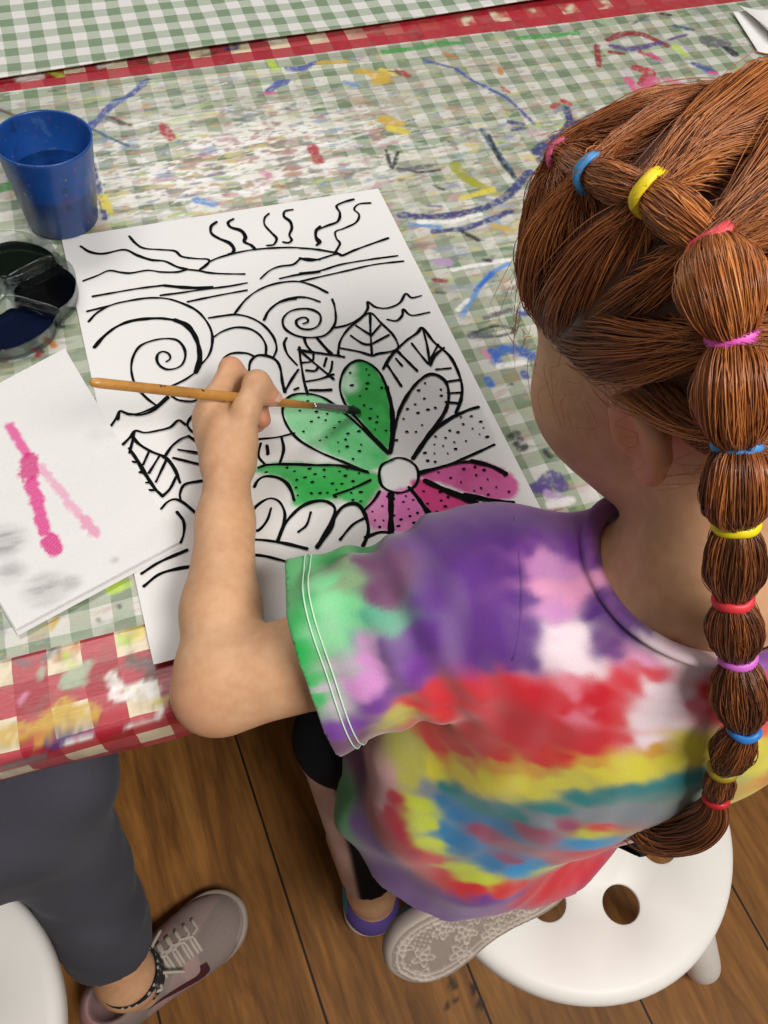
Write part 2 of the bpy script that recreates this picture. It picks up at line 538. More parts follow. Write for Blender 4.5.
for pts, c, w in [([(52, 720), (92, 713)], 'ochre', 15), ([(64, 712), (62, 724)], 'ochre', 14), ([(0, 738), (40, 736)], 'ochre', 15), ([(72, 682), (88, 668)], 'mint', 13),
                  ([(68, 684), (80, 683)], 'mint', 10), ([(118, 694), (150, 692)], 'white', 12), ([(60, 660), (78, 650)], 'orange', 8), ([(45, 660), (55, 652)], 'grey', 6),
                  ([(130, 636), (139, 634)], 'yellow', 12), ([(120, 640), (126, 644)], 'lime', 7), ([(122, 646), (131, 640)], 'lime', 5), ([(112, 680), (116, 688)], 'white', 9),
                  ([(134, 665), (150, 668)], 'grey', 8), ([(130, 660), (140, 664)], 'brown', 6), ([(40, 680), (43, 670)], 'mint', 5), ([(20, 705), (26, 696)], 'rose', 4),
                  ([(18, 663), (28, 667)], 'grey', 5), ([(66, 657), (72, 668)], 'lime', 5), ([(155, 700), (160, 712)], 'white', 7), ([(158, 706), (166, 703)], 'yellow', 8),
                  ([(148, 680), (156, 676)], 'brown', 6), ([(57, 752), (60, 744)], 'navy', 16), ([(80, 740), (92, 737)], 'navy', 6), ([(66, 752), (90, 745)], 'white', 4),
                  ([(130, 735), (160, 727)], 'white', 5), ([(0, 776), (40, 768)], 'grey', 6),
                  ([(48, 72), (60, 76)], 'lime', 9), ([(60, 67), (68, 66)], 'grey', 8), ([(228, 50), (236, 48)], 'navy', 9), ([(140, 62), (150, 64)], 'brown', 8), ([(20, 80), (40, 78)], 'white', 12),
                  ([(100, 67), (112, 64)], 'white', 9), ([(360, 34), (385, 31)], 'mint', 9), ([(455, 18), (470, 17)], 'mint', 8), ([(584, 7), (588, 13)], 'blue', 7), ([(426, 25), (434, 24)], 'olive', 10),
                  ([(265, 40), (280, 42)], 'white', 7), ([(200, 58), (215, 54)], 'brown', 6)]:
    daub(Xr, Yr, C, pts, c, w, w*7+int(pts[0][0]), z=TH-.0018, cover=.85)
# the back strip of the cloth has been rubbed with red paint towards the right
m = np.where(Yr > .89)[0]
put(C, m, lin(176, 40, 52), .93*sstep(.18, .38, Xr[m])*sstep(.22, .42, noise2(Xr[m], Yr[m], 60, 4)), 1+.3*(noise2(Xr[m], Yr[m], 200, 6)-.5))
dirt = noise2(Xr, Yr, 130, 44)
put(C, np.arange(len(Xr)), lin(120, 100, 84), .35*sstep(.55, .75, dirt))
cloth = mesh_np('red_tablecloth', V, F, gingham('red_gingham', .0445, -.1285-.0111+.0135, .2445-.0111+.0095, (222, 208, 178), (178, 66, 74), (160, 26, 44), .4, .3), color=C)
tag(cloth, 'red and cream checked tablecloth wrapped over the near table edge', 'tablecloth')

# green gingham cloth on top of it, thick with dried paint
xs = np.r_[-.64, -.4, -.25, np.arange(-.19, .92, .0016), 1.0, 1.14]
ys = np.r_[np.arange(.2735, .9035, .0016)]
def lift(x, y):
    w = .0016*np.maximum(0, noise2(x*.6, y*3, 16, 8, 2)-.5)
    # long low folds of the cloth just before its far edge
    for yy, s in ((.868, .05), (.842, .03), (.80, .02)):
        w += .0026*np.exp(-((y-yy-.02*np.sin(x*5+yy*9))/.0028)**2)*sstep(.02, .12, x+.05)*sstep(.50, .30, x)
    return TH+w
X, Y, V, F = grid_xy(xs, ys, lift)
C = np.zeros((len(X), 4))
ALL = np.arange(len(X))
nz = lambda sx, sy, sd, o=4: noise2(X*sx, Y*sy, 1., sd, o)
uvx = lambda u, v: at(u, v)[:2]
# years of wiped paint: pale streaks along the table, thickest behind the colouring page
cx, cy = uvx(235, 165)
blob = np.exp(-(((X-cx)/.17)**2+((Y-cy)/.085)**2))
blob2 = np.exp(-(((X-.42)/.16)**2+((Y-.62)/.12)**2))
grime = nz(22, 40, 21)
put(C, ALL, lin(172, 168, 152), .45*sstep(.42, .66, grime)*np.clip(.35+blob+blob2, 0, 1))
put(C, ALL, lin(146, 146, 116), .30*sstep(.50, .68, nz(12, 22, 22))*np.clip(.4+.6*blob, 0, 1))
put(C, ALL, lin(232, 228, 220), .95*sstep(.50, .60, nz(16, 85, 23)+.16*blob-.07)*np.clip(1.25*blob+.25*blob2, 0, 1))
put(C, ALL, lin(240, 238, 234), .9*sstep(.53, .59, nz(40, 150, 24)+.10*blob-.05)*np.clip(1.1*blob+.3*blob2+.05, 0, 1))
for k, c in enumerate(['ochre', 'lime', 'rose', 'sky', 'grey', 'brown', 'yellow', 'red', 'blue', 'mint', 'orange', 'black']):
    q = nz(42, 120, 60+k, 4)
    rgb = .55*np.array(lin(PAINTS[c]))+.45*np.array(lin(176, 172, 160))
    put(C, ALL, rgb, .8*sstep(.70, .80, q+.045*blob+.015*blob2)*np.clip(.5+blob+blob2, 0, 1))
# splashes
for k in range(380):
    c = random.choice(['blue', 'navy', 'ochre', 'red', 'green', 'black', 'white', 'pink', 'brown', 'grey', 'olive', 'teal', 'white', 'sky', 'black'])
    u, v = random.uniform(-10, 720), random.uniform(40, 540)
    if random.random() < .45: u, v = random.gauss(240, 110), random.gauss(150, 45)
    a = random.uniform(-.5, .3); l = random.choice([0, 2, 4, 8, 13])
    daub(X, Y, C, [(u, v), (u+l*math.cos(a)+.1, v+l*math.sin(a)*.5)], c, random.choice([.9, 1.2, 1.6, 2, 2.8]), 100+k, .75, .7)
MARKS = [
 ('blue', 8, [(86, 134), (100, 118), (114, 104), (128, 97), (148, 80)]), ('navy', 6, [(93, 165), (99, 190), (105, 218)]), ('blue', 5, [(86, 128), (92, 122)]),
 ('yellow', 8, [(103, 197), (105, 207)]), ('yellow', 6, [(108, 204), (110, 212)]), ('red', 11, [(163, 126), (170, 137)]), ('grey', 7, [(108, 118), (122, 124)]), ('brown', 5, [(112, 118), (130, 126)]),
 ('red', 12, [(312, 148), (318, 160)]), ('rose', 8, [(262, 172), (268, 176)]), ('sky', 8, [(196, 200), (214, 204)]), ('teal', 4, [(90, 128), (110, 138), (128, 146)]),
 ('green', 8, [(384, 52), (410, 49), (440, 44), (462, 43)]), ('green', 9, [(518, 38), (548, 36), (577, 33)]), ('black', 5, [(456, 36), (462, 30)]), ('black', 6, [(496, 31), (503, 30)]),
 ('blue', 9, [(288, 70), (302, 69), (317, 63)]), ('blue', 8, [(269, 91), (276, 86), (286, 82)]), ('pink', 5, [(266, 93), (274, 93)]), ('lime', 9, [(269, 60), (276, 70)]), ('sky', 6, [(345, 82), (358, 86)]),
 ('ochre', 11, [(320, 64), (345, 63)]), ('ochre', 14, [(360, 72), (385, 76)]), ('ochre', 11, [(375, 82), (388, 80)]), ('yellow', 9, [(382, 70), (395, 74)]),
 ('ochre', 13, [(384, 120), (400, 124)]), ('yellow', 10, [(390, 128), (406, 132)]), ('brown', 6, [(390, 72), (408, 76)]), ('red', 5, [(396, 70), (408, 76)]),
 ('blue', 4.5, [(424, 61), (452, 68), (478, 84), (505, 97), (520, 110), (534, 124)]), ('orange', 6, [(445, 54), (455, 58)]), ('orange', 6, [(500, 68), (501, 74)]),
 ('red', 6, [(503, 88), (508, 92)]), ('navy', 6, [(510, 122), (522, 124)]), ('navy', 5, [(512, 130), (524, 128)]), ('red', 7, [(553, 107), (557, 104)]), ('red', 7, [(563, 101), (570, 104)]), ('navy', 8, [(567, 108), (569, 118)]),
 ('navy', 9, [(400, 215), (430, 217), (460, 214), (494, 204), (515, 188), (530, 172)]), ('navy', 7, [(434, 232), (462, 229), (487, 221), (510, 211)]),
 ('sky', 5, [(410, 224), (440, 228)]), ('white', 6, [(420, 222), (450, 222), (480, 214)]), ('navy', 12, [(538, 152), (548, 143), (566, 134)]), ('navy', 11, [(560, 146), (566, 132), (572, 122)]), ('navy', 11, [(578, 140), (582, 122)]),
 ('navy', 8, [(540, 160), (560, 150), (585, 138)]), ('teal', 7, [(482, 130), (497, 152), (516, 180)]), ('black', 5, [(489, 135), (500, 160), (514, 176)]),
 ('olive', 12, [(455, 165), (464, 177), (474, 183)]), ('olive', 9, [(470, 180), (485, 188), (497, 194)]), ('yellow', 7, [(462, 198), (492, 190)]), ('ochre', 7, [(494, 226), (512, 230)]),
 ('black', 4, [(386, 150), (392, 168), (398, 152)]), ('black', 4, [(398, 168), (420, 172), (440, 170)]), ('grey', 7, [(400, 170), (430, 166)]), ('black', 4, [(434, 186), (444, 190)]),
 ('crimson', 9, [(608, 40), (622, 34), (640, 34), (656, 40), (666, 46)]), ('crimson', 8, [(597, 46), (599, 66)]), ('purple', 9, [(612, 46), (632, 49), (660, 43)]), ('crimson', 6, [(610, 52), (624, 54)]), ('purple', 5, [(668, 40), (686, 35)]),
 ('pink', 10, [(628, 80), (638, 92), (650, 100)]), ('red', 12, [(636, 68), (650, 72), (642, 84)]), ('pink', 14, [(642, 92), (654, 80)]), ('rose', 12, [(668, 80), (678, 84)]), ('red', 7, [(640, 52), (656, 58)]), ('pink', 6, [(650, 54), (660, 60)]),
 ('lime', 9, [(675, 47), (685, 55)]), ('lilac', 5, [(684, 46), (688, 50)]), ('grey', 22, [(708, 42), (722, 44)]), ('grey', 12, [(722, 44), (735, 54)]), ('black', 8, [(726, 48), (734, 54)]), ('blue', 9, [(694, 64), (712, 71)]), ('pink', 6, [(710, 73), (716, 73)]),
 ('brown', 12, [(700, 82), (706, 84)]), ('black', 6, [(662, 14), (670, 15)]), ('teal', 9, [(676, 26), (692, 30)]), ('mint', 10, [(600, 20), (615, 28)]), ('grey', 4, [(632, 24), (648, 16)]),
 ('cobalt', 11, [(493, 352), (508, 349), (524, 352), (536, 358)]), ('cobalt', 12, [(493, 354), (496, 361)]), ('cobalt', 8, [(488, 380), (491, 384)]), ('sky', 5, [(462, 316), (474, 296), (488, 276), (508, 264)]), ('cobalt', 5, [(476, 290), (492, 274)]),
 ('white', 5, [(452, 270), (480, 265), (510, 260)]), ('white', 5, [(458, 310), (468, 300)]), ('lilac', 11, [(438, 262), (448, 262)]), ('crimson', 6, [(434, 280), (444, 281)]), ('black', 5, [(484, 260), (490, 261)]), ('black', 5, [(462, 232), (478, 240)]),
 ('black', 4, [(472, 334), (496, 326), (515, 330), (500, 336), (478, 336)]), ('grey', 7, [(470, 336), (490, 336)]), ('grey', 5, [(485, 318), (510, 310)]), ('blue', 6, [(520, 313), (526, 314)]), ('blue', 6, [(524, 373), (526, 377)]),
 ('rose', 6, [(484, 352), (488, 356)]), ('white', 6, [(500, 366), (525, 362)]), ('black', 7, [(510, 437), (516, 434)]), ('black', 6, [(516, 444), (520, 440)]), ('black', 6, [(520, 449), (525, 447)]), ('black', 6, [(546, 452), (550, 456)]),
 ('purple', 12, [(540, 486), (552, 476), (560, 486)]), ('purple', 10, [(535, 488), (546, 490)]), ('lilac', 8, [(548, 494), (565, 500)]), ('crimson', 4, [(548, 512), (566, 506)]), ('navy', 9, [(552, 520), (566, 520)]), ('white', 8, [(550, 505), (570, 500)]),
 ('orange', 6, [(50, 341), (54, 346)]), ('brown', 4, [(36, 350), (42, 352)]), ('black', 5, [(58, 326), (62, 327)]), ('white', 8, [(46, 249), (52, 247)]), ('red', 4, [(36, 352), (38, 356)]),
 ('ochre', 5, [(56, 620), (50, 628)]), ('lime', 8, [(112, 588), (126, 584)]), ('black', 3, [(98, 620), (99, 621)]), ('black', 3, [(119, 606), (120, 607)]), ('brown', 5, [(0, 110), (14, 116)]), ('green', 12, [(0, 190), (8, 186)]),
]
for k, (c, w, pts) in enumerate(MARKS): daub(X, Y, C, pts, c, w, 600+k, .92, .5)
gcloth = mesh_np('green_tablecloth', V, F, gingham('green_gingham', .0281, -.0281/4+.001, -.0281/4, (204, 202, 194), (160, 169, 148), (110, 129, 101)), color=C)
tag(gcloth, 'paint-smeared green gingham tablecloth lying under the colouring page', 'tablecloth')

# second cloth on the far table, its front edge lifted a little
a0, a1 = at(0, 77, TH+.005), at(390, 21, TH+.005)
sl = (a1[1]-a0[1])/(a1[0]-a0[0])
xs = np.linspace(-.62, 1.28, 240); ts = np.r_[0, .004, .01, .02, np.linspace(.04, .7, 60)]
Vv = []
for x in xs:
    ye = a0[1]+sl*(x-a0[0])
    for t in ts:
        Vv.append((x, ye+t, TH+.0015+.0036*math.exp(-t*30)+.0012*math.sin(x*14+t*6)*math.exp(-t*8)+.001))
k = len(ts); i = (np.arange(len(xs)-1)[:, None]*k+np.arange(k-1)).ravel()
Vv = np.array(Vv); F = np.stack([i, i+k, i+k+1, i+1], 1)
C = np.zeros((len(Vv), 4))
fcloth = mesh_np('green_tablecloth', Vv, F, gingham('clean_green_gingham', .0290, -.0666-.0072, 1.0060-.0072, (222, 220, 216), (178, 186, 170), (124, 144, 116)), color=C)
tag(fcloth, 'clean green gingham tablecloth on the far table across the top', 'tablecloth')
sd = fcloth.modifiers.new('thick', 'SOLIDIFY'); sd.thickness = .0012
# a fleck of blue paint on it
p = at(296, 10, TH+.003)

# ---------------------------------------------------------------- the colouring page
PX0, PY0 = .297, .4245
unit2 = lambda v: v/np.linalg.norm(v)
c0 = at(62, 240)[:2]; c1 = at(374, 191)[:2]
ux = (c1-c0)/np.linalg.norm(c1-c0); uy = unit2(c0-at(155.5, 672)[:2])
PZ = TH+.0022
def ribbon(P, w, z, taper=.35):
    """flat marker line with round ends; P in world xy"""
    P = np.asarray(P); n = len(P)
    T = np.gradient(P, axis=0); T /= np.linalg.norm(T, axis=1)[:, None]+1e-12
    Nn = np.stack([-T[:, 1], T[:, 0]], 1)
    L = np.r_[0, np.cumsum(np.linalg.norm(np.diff(P, axis=0), axis=1))]
    r = w/2*(1+.16*np.sin(L*140+P[0, 0]*900)+.1*np.sin(L*410+P[0, 1]*700))
    V = [np.r_[P[i]+Nn[i]*r[i]*s, z] for i in range(n) for s in (1, -1)]
    F = [(2*i, 2*i+1, 2*i+3, 2*i+2) for i in range(n-1)]
    for e, sg in ((0, -1), (n-1, 1)):
        c = len(V); V.append(np.r_[P[e], z])
        a0_ = math.atan2(Nn[e, 1], Nn[e, 0]); ring = []
        for q in range(7):
            a = a0_-sg*math.pi*q/6
            ring.append(len(V)); V.append(np.r_[P[e]+r[e]*np.array([math.cos(a), math.sin(a)]), z])
        F += [((c, ring[q+1], ring[q]) if sg > 0 else (c, ring[q], ring[q+1])) for q in range(6)]
    return np.array(V), F
def S(ox, oy, s, txt):
    """strokes: '12,30 14,40 | ...' read off at scale s from corner (ox, oy); a leading *k makes a line k times as thick"""
    out = []
    for part in txt.split('|'):
        w = 1.
        part = part.strip()
        if part.startswith('*'):
            h, part = part.split(' ', 1); w = float(h[1:])
        pts = [tuple(float(q) for q in a.split(',')) for a in part.split()]
        out.append((w, [(ox+x/s, oy+y/s) for x, y in pts]))
    return out
LINES = S(60, 190, 2.954, '''*1.2 62,168 90,185 130,190 190,178 230,195 270,208 310,212 345,228 375,236 | 205,138 225,160 250,174 300,178 340,182 360,198 400,204 436,206 441,214 432,226 415,236
| 70,270 110,255 145,240 180,245 210,247 260,239 300,244 345,244 372,238 | 372,236 410,240 440,246 480,249 545,250 | 98,316 160,305 230,293 310,283 | *1.6 310,284 360,289 410,291 450,288 | 298,313 360,305 420,296 500,286 553,276
| 378,332 430,321 490,309 552,298 | 82,360 115,352 152,342 | 86,390 110,365 152,342 200,330 260,321 310,322 350,332 400,355 430,385 448,420 450,455 440,490 415,520 402,535
| *1.5 103,466 130,435 170,405 220,387 290,381 340,386 | *2 340,386 375,402 400,435 412,475 412,510 402,540 | 402,540 370,562 330,582
| 290,642 255,615 225,580 212,540 215,500 235,465 270,448 310,441 345,445 365,465 371,490 363,515 345,528 318,532 297,522 287,505 290,487 305,479 322,486 326,500 315,509
| 172,679 178,655 205,665 240,660 285,640 318,612 | 330,610 350,622 385,626 405,622 | 440,380 480,374 520,370 560,378 600,400 630,435 640,470 630,498 | 450,440 480,420 520,408 560,412 590,430 608,460 608,490
| 518,365 550,325 590,296 640,278 700,272 750,285 790,305 | 605,384 620,355 650,332 690,320 730,320 768,332 | 415,235 450,210 500,193 560,180 620,174 690,172 768,178 | *1.4 462,97 447,110 448,130 470,145 500,158 514,175 510,188 498,192
| *1.5 512,88 497,98 505,112 535,122 548,140 545,155 565,165 578,178 | 617,72 605,85 605,105 625,128 640,145 632,163 612,166 | *1.2 688,60 665,65 662,80 680,95 685,115 678,135 685,150 675,158 660,156 | *1.3 768,110 757,122 756,145 766,160
| 593,264 620,240 650,228 690,222 715,205 768,208 | 650,264 700,253 768,245''')
LINES += S(300, 190, 2.954, '''0,174 50,178 110,188 | *1.2 158,30 130,38 108,50 118,70 112,95 80,108 50,122 48,140 60,155 50,165 | 208,40 175,43 160,58 175,75 165,98 130,115 105,125 108,145 118,160 105,185
| *1.2 0,203 30,210 60,205 110,190 125,195 160,180 200,165 260,144 | 0,247 60,240 120,222 200,208 288,196 | 0,272 60,258 140,240 220,222 305,212 | 105,408 140,400 180,378 200,352 200,332 225,348 260,350 295,335 312,308 330,320 358,314
| 258,384 285,388 302,372 305,354 330,372 382,363 | 112,490 118,450 140,415 175,385 208,365 240,395 275,430 290,465 270,478 230,485 212,490 170,478 115,468 | 207,365 208,420 212,488 | 150,432 185,455 208,458 | 165,402 205,428 | 238,400 212,430 | 262,430 215,455
| *1.2 245,530 270,490 310,450 345,425 362,410 395,450 440,490 465,535 478,580 475,620 460,660 | 362,410 375,460 383,515 | 330,455 355,487 378,515 | 408,458 380,512 | *1.3 290,480 315,505 345,535 | *1.2 255,515 275,545 298,580 | 445,528 402,532 | 475,562 435,568 | 478,600 436,602 | 472,632 430,628
| 0,478 60,485 130,495 | 425,468 400,490 385,520 | 283,500 300,520''')
LINES += S(160, 300, 4.267, '''612,104 628,98 632,88 620,78 600,80 582,92 585,110 605,125 640,128 672,115 686,88 678,60 640,42 590,42 550,55 525,85 530,120 560,145 600,160 650,163 700,155 735,125 750,85 745,30 735,0 | 445,88 460,55 500,20 540,5 580,-2
| 595,205 600,260 615,350 630,405 | 590,215 650,225 720,235 768,240 | 600,222 650,265 740,340 | 655,232 650,262 610,270 | 710,250 700,285 | 735,265 730,300 715,325 | 625,303 660,305 675,290 | 625,350 680,340 740,320 | *1.4 640,387 690,388 728,386
| 540,165 530,190 545,235 585,280 | 532,395 560,345 590,300 | 575,385 590,378 | 615,165 625,195 650,225 | *1.4 670,165 700,200 730,232 | *1.2 380,310 385,270 405,245 430,238 470,245 500,265 515,300 522,350 533,395 | 262,280 275,250 310,230 370,230 405,245''')
LINES += S(240, 340, 2.4, '''362,290 340,302 334,325 340,350 360,364 385,368 408,360 424,345 428,322 420,302 400,288 378,284 362,290 | *1.3 358,272 320,235 285,195 | 285,195 255,160 240,120 245,85 262,60 285,50 310,58 335,80 352,115 | *1.8 352,115 363,160 366,215 360,272
| 308,320 250,295 190,270 140,240 112,205 102,170 115,140 150,130 200,140 255,180 310,230 355,275 | *1.2 45,308 70,301 130,300 180,302 240,303 305,318 | *1.2 35,354 44,338 62,329 90,332 112,345 124,365 130,386 | 225,374 270,358 313,338 | 335,365 320,388 298,410
| *2.2 362,372 362,415 362,458 | *1.6 410,358 440,400 465,445 472,468 | *2.4 445,340 500,365 560,390 612,432 | *1.3 405,355 450,410 490,455 | 430,325 470,310 520,297 560,292 | *1.8 556,292 600,303 638,322 | *1.8 540,373 600,386 655,392
| *1.3 362,270 370,220 385,165 415,115 445,88 470,85 495,105 500,145 485,185 450,230 415,285 | *1.4 415,285 460,225 500,192 545,170 572,162 | 430,318 500,300 560,275 610,252
| 20,430 40,400 70,382 95,390 108,420 100,460 90,485 | 75,405 65,435 45,458 30,455 | *1.3 90,485 110,440 150,400 195,387 225,400 225,425 205,465 185,498 | 170,415 160,445 140,462 | *1.4 185,498 220,450 228,425 250,400 280,395 300,420 308,460 295,495 | 240,480 270,445 296,430 | 300,475 340,462 382,470
| *1.2 20,480 60,482 110,490 160,502 | 20,517 60,520 120,535 | 42,240 90,235 130,225 | 50,250 45,280 60,300 | 100,235 105,265 95,300 | 65,255 68,275''')
LINES += S(100, 380, 3.339, '''38,155 55,130 68,107 100,115 140,118 185,100 230,62 | 78,217 100,195 118,172 150,178 190,172 235,160 262,137 285,150 | *1.2 108,190 130,215 170,240 220,262 250,300 268,345 | *1.3 98,230 125,270 155,320 185,365 210,390 | 210,390 235,365 255,325
| 165,240 145,285 | 200,255 165,312 | 222,270 188,342 | 110,275 128,278 | 135,310 150,312 | 155,345 172,345 | 165,370 185,370 | 118,172 100,245 | 215,262 240,225 270,200 298,188 | 262,235 345,248 | 245,262 332,283 | 298,190 345,222 | 270,405 268,380 285,350 340,338
| 205,432 225,410 250,400 280,412 325,450 | 258,443 280,475 280,515 270,545 | *1.2 140,648 200,610 290,570 | *1.2 148,690 200,650 270,630 345,620 | 340,118 310,122 292,150 310,175 345,188 | 560,230 560,250''')
def build_page():
    nx, ny = 250, 357
    a = np.linspace(0, PX0, nx); b = np.linspace(0, PY0, ny)
    A, B = np.meshgrid(a, b, indexing='ij')
    W = c0+A[..., None]*ux-B[..., None]*uy
    X, Y = W[..., 0].ravel(), W[..., 1].ravel()
    sag = .0012*np.exp(-((B-.37)/.03)**2)*np.sin(A*40)+.0009*np.exp(-((B-.12)/.02)**2)*np.sin(A*25+1)
    Z = np.full(X.shape, PZ)+np.maximum(sag, 0).ravel()*.5
    C = np.tile(np.r_[np.array(lin(226, 224, 222)[:3]), 1.], (len(X), 1))
    def wash(poly, rgb, edge=.0016, a=1., seed=1, vary=.35, light=None):
        P = px_line([(240+x/2.4, 340+y/2.4) for x, y in poly])
        P = catmull(P, 5, True)
        x0, y0 = P.min(0)-.004; x1, y1 = P.max(0)+.004
        m = np.where((X > x0) & (X < x1) & (Y > y0) & (Y < y1))[0]
        d, _ = seg_dist(X[m], Y[m], np.r_[P, P[:1]])
        ins = in_poly(X[m], Y[m], P); sd = np.where(ins, -d, d)
        al = sstep(edge, -edge, sd+(noise2(X[m], Y[m], 260, seed)-.5)*.003)*a
        n = noise2(X[m], Y[m], 45, seed+2, 4)
        k = sstep(.35, .68, n)
        L = np.array(light or rgb); Rg = np.array(rgb)
        for i in range(3):
            c = lin(Rg)[i]*(1-k*vary)+lin(L)[i]*k*vary
            C[m, i] = C[m, i]*(1-al)+c*al
    P1 = [(356, 268), (320, 235), (285, 195), (262, 165), (246, 125), (248, 88), (264, 62), (285, 52), (310, 60), (333, 82), (350, 115), (360, 160), (364, 215)]
    P2 = [(345, 300), (308, 318), (250, 293), (190, 268), (140, 238), (112, 205), (103, 170), (116, 141), (150, 131), (200, 141), (255, 180), (310, 230), (355, 275)]
    P3 = [(34, 318), (60, 302), (110, 297), (240, 303), (305, 315), (338, 330), (335, 360), (320, 385), (298, 412), (270, 396), (225, 384), (180, 392), (140, 404), (126, 395), (130, 372), (112, 344), (88, 330), (60, 326)]
    P45 = [(335, 365), (362, 368), (405, 358), (432, 395), (460, 440), (472, 472), (430, 478), (380, 468), (345, 462), (318, 458), (306, 440), (300, 415)]
    P6 = [(408, 352), (440, 338), (500, 368), (560, 392), (618, 436), (560, 470), (490, 462), (455, 420)]
    P7 = [(428, 330), (470, 312), (520, 298), (570, 293), (612, 305), (650, 326), (668, 352), (662, 376), (640, 388), (600, 385), (545, 370), (480, 348), (440, 336)]
    P8 = [(362, 270), (370, 220), (385, 165), (415, 115), (445, 90), (470, 87), (493, 107), (498, 145), (483, 185), (450, 230), (415, 283), (385, 282)]
    P9 = [(418, 288), (460, 228), (500, 195), (545, 172), (575, 165), (612, 252), (560, 273), (500, 298), (430, 316)]
    wash(P8, (208, 205, 204), seed=3); wash(P9, (214, 212, 211), seed=4)
    wash(P1, (16, 150, 50), .002, .97, 11, .7, (40, 178, 74))
    wash([(248, 85), (262, 64), (278, 70), (274, 95), (282, 118), (262, 130), (247, 120)], (205, 228, 208), .006, .85, 12)
    wash(P2, (86, 196, 118), .0025, .9, 13, .9, (140, 218, 158))
    wash([(240, 180), (300, 228), (352, 280), (330, 300), (250, 285), (210, 240)], (44, 172, 78), .012, .75, 14, .6, (100, 205, 130))
    wash(P3, (34, 168, 66), .003, .95, 15, .8, (70, 190, 100))
    wash([(120, 330), (200, 325), (250, 350), (240, 385), (160, 392), (135, 370)], (12, 150, 48), .012, .8, 16, .6, (40, 172, 70))
    wash(P45, (214, 96, 172), .003, .92, 17, .8, (226, 140, 192))
    wash(P6, (200, 22, 110), .002, .96, 18, .7, (214, 50, 132))
    wash(P7, (202, 58, 138), .002, .95, 19, .8, (214, 92, 160))
    n0 = len(X)
    i = (np.arange(nx-1)[:, None]*ny+np.arange(ny-1)).ravel()
    F = [tuple(q) for q in np.stack([i, i+1, i+ny+1, i+ny], 1).tolist()]
    V = [np.stack([X, Y, Z], 1)]; mi = [0]*len(F); off = n0
    # underside so that the sheet has its thickness
    rim = [np.r_[c0+a_*ux-b_*uy, PZ-.0006] for a_, b_ in ((0, 0), (PX0, 0), (PX0, PY0), (0, PY0))]
    V.append(np.array(rim)); F.append((off, off+1, off+2, off+3)); mi.append(0)
    co = [0, (nx-1)*ny, nx*ny-1, ny-1]
    for q in range(4): F.append((co[q], co[(q+1) % 4], off+(q+1) % 4, off+q)); mi.append(0)
    off += 4
    k = 0
    for w, pts in LINES:
        P = catmull(px_line(pts, PZ), 6) if len(pts) > 2 else catmull(px_line(pts, PZ), 6)
        v, f = ribbon(P, .0021*w, PZ+.0008+.00001*(k % 30)); k += 1
        V.append(v); F += [tuple(a+off for a in q) for q in f]; mi += [1]*len(f); off += len(v)
    # pen dots inside the petals
    r_ = random.Random(5)
    for poly, cnt in ((P1, 16), (P2, 22), (P3, 30), (P45, 24), (P6, 13), (P7, 14), (P8, 15), (P9, 22)):
        P = px_line([(240+x/2.4, 340+y/2.4) for x, y in poly]); c = np.mean(P, 0)
        P = [c+(np.array(p)-c)*.86 for p in P]; lo, hi = np.min(P, 0), np.max(P, 0); done = []
        for _ in range(4000):
            if len(done) >= cnt: break
            q = np.array([r_.uniform(lo[0], hi[0]), r_.uniform(lo[1], hi[1])])
            if not in_poly(q[:1], q[1:], P)[0] or any(np.linalg.norm(q-d) < .0055 for d in done): continue
            done.append(q); rr = r_.uniform(.0007, .0012); st = r_.uniform(1, 1.8)
            v = [np.r_[q, PZ+.0009]]+[np.r_[q+rr*np.array([st*math.cos(a), math.sin(a)]), PZ+.0009] for a in np.arange(8)*math.pi/4]
            V.append(np.array(v)); f = [(0, 1+j, 1+(j+1) % 8) for j in range(8)]
            F += [tuple(a+off for a in t) for t in f]; mi += [1]*8; off += 9
    V = np.concatenate(V)
    Cc = np.zeros((len(V), 4)); Cc[:n0] = C; Cc[n0:] = (*lin(226, 224, 222)[:3], 1)
    paper = tinted('drawing_paper', .75, .12, 700)
    ink = plain('marker_ink', (14, 14, 16), .85, .2, 300, spec=.08)
    o = mesh_np('colouring_page', V, F, [paper, ink], smooth=True, midx=mi, color=Cc)
    return tag(o, 'large white colouring page with waves and a half-painted flower under the child\'s hand', 'drawing')
build_page()

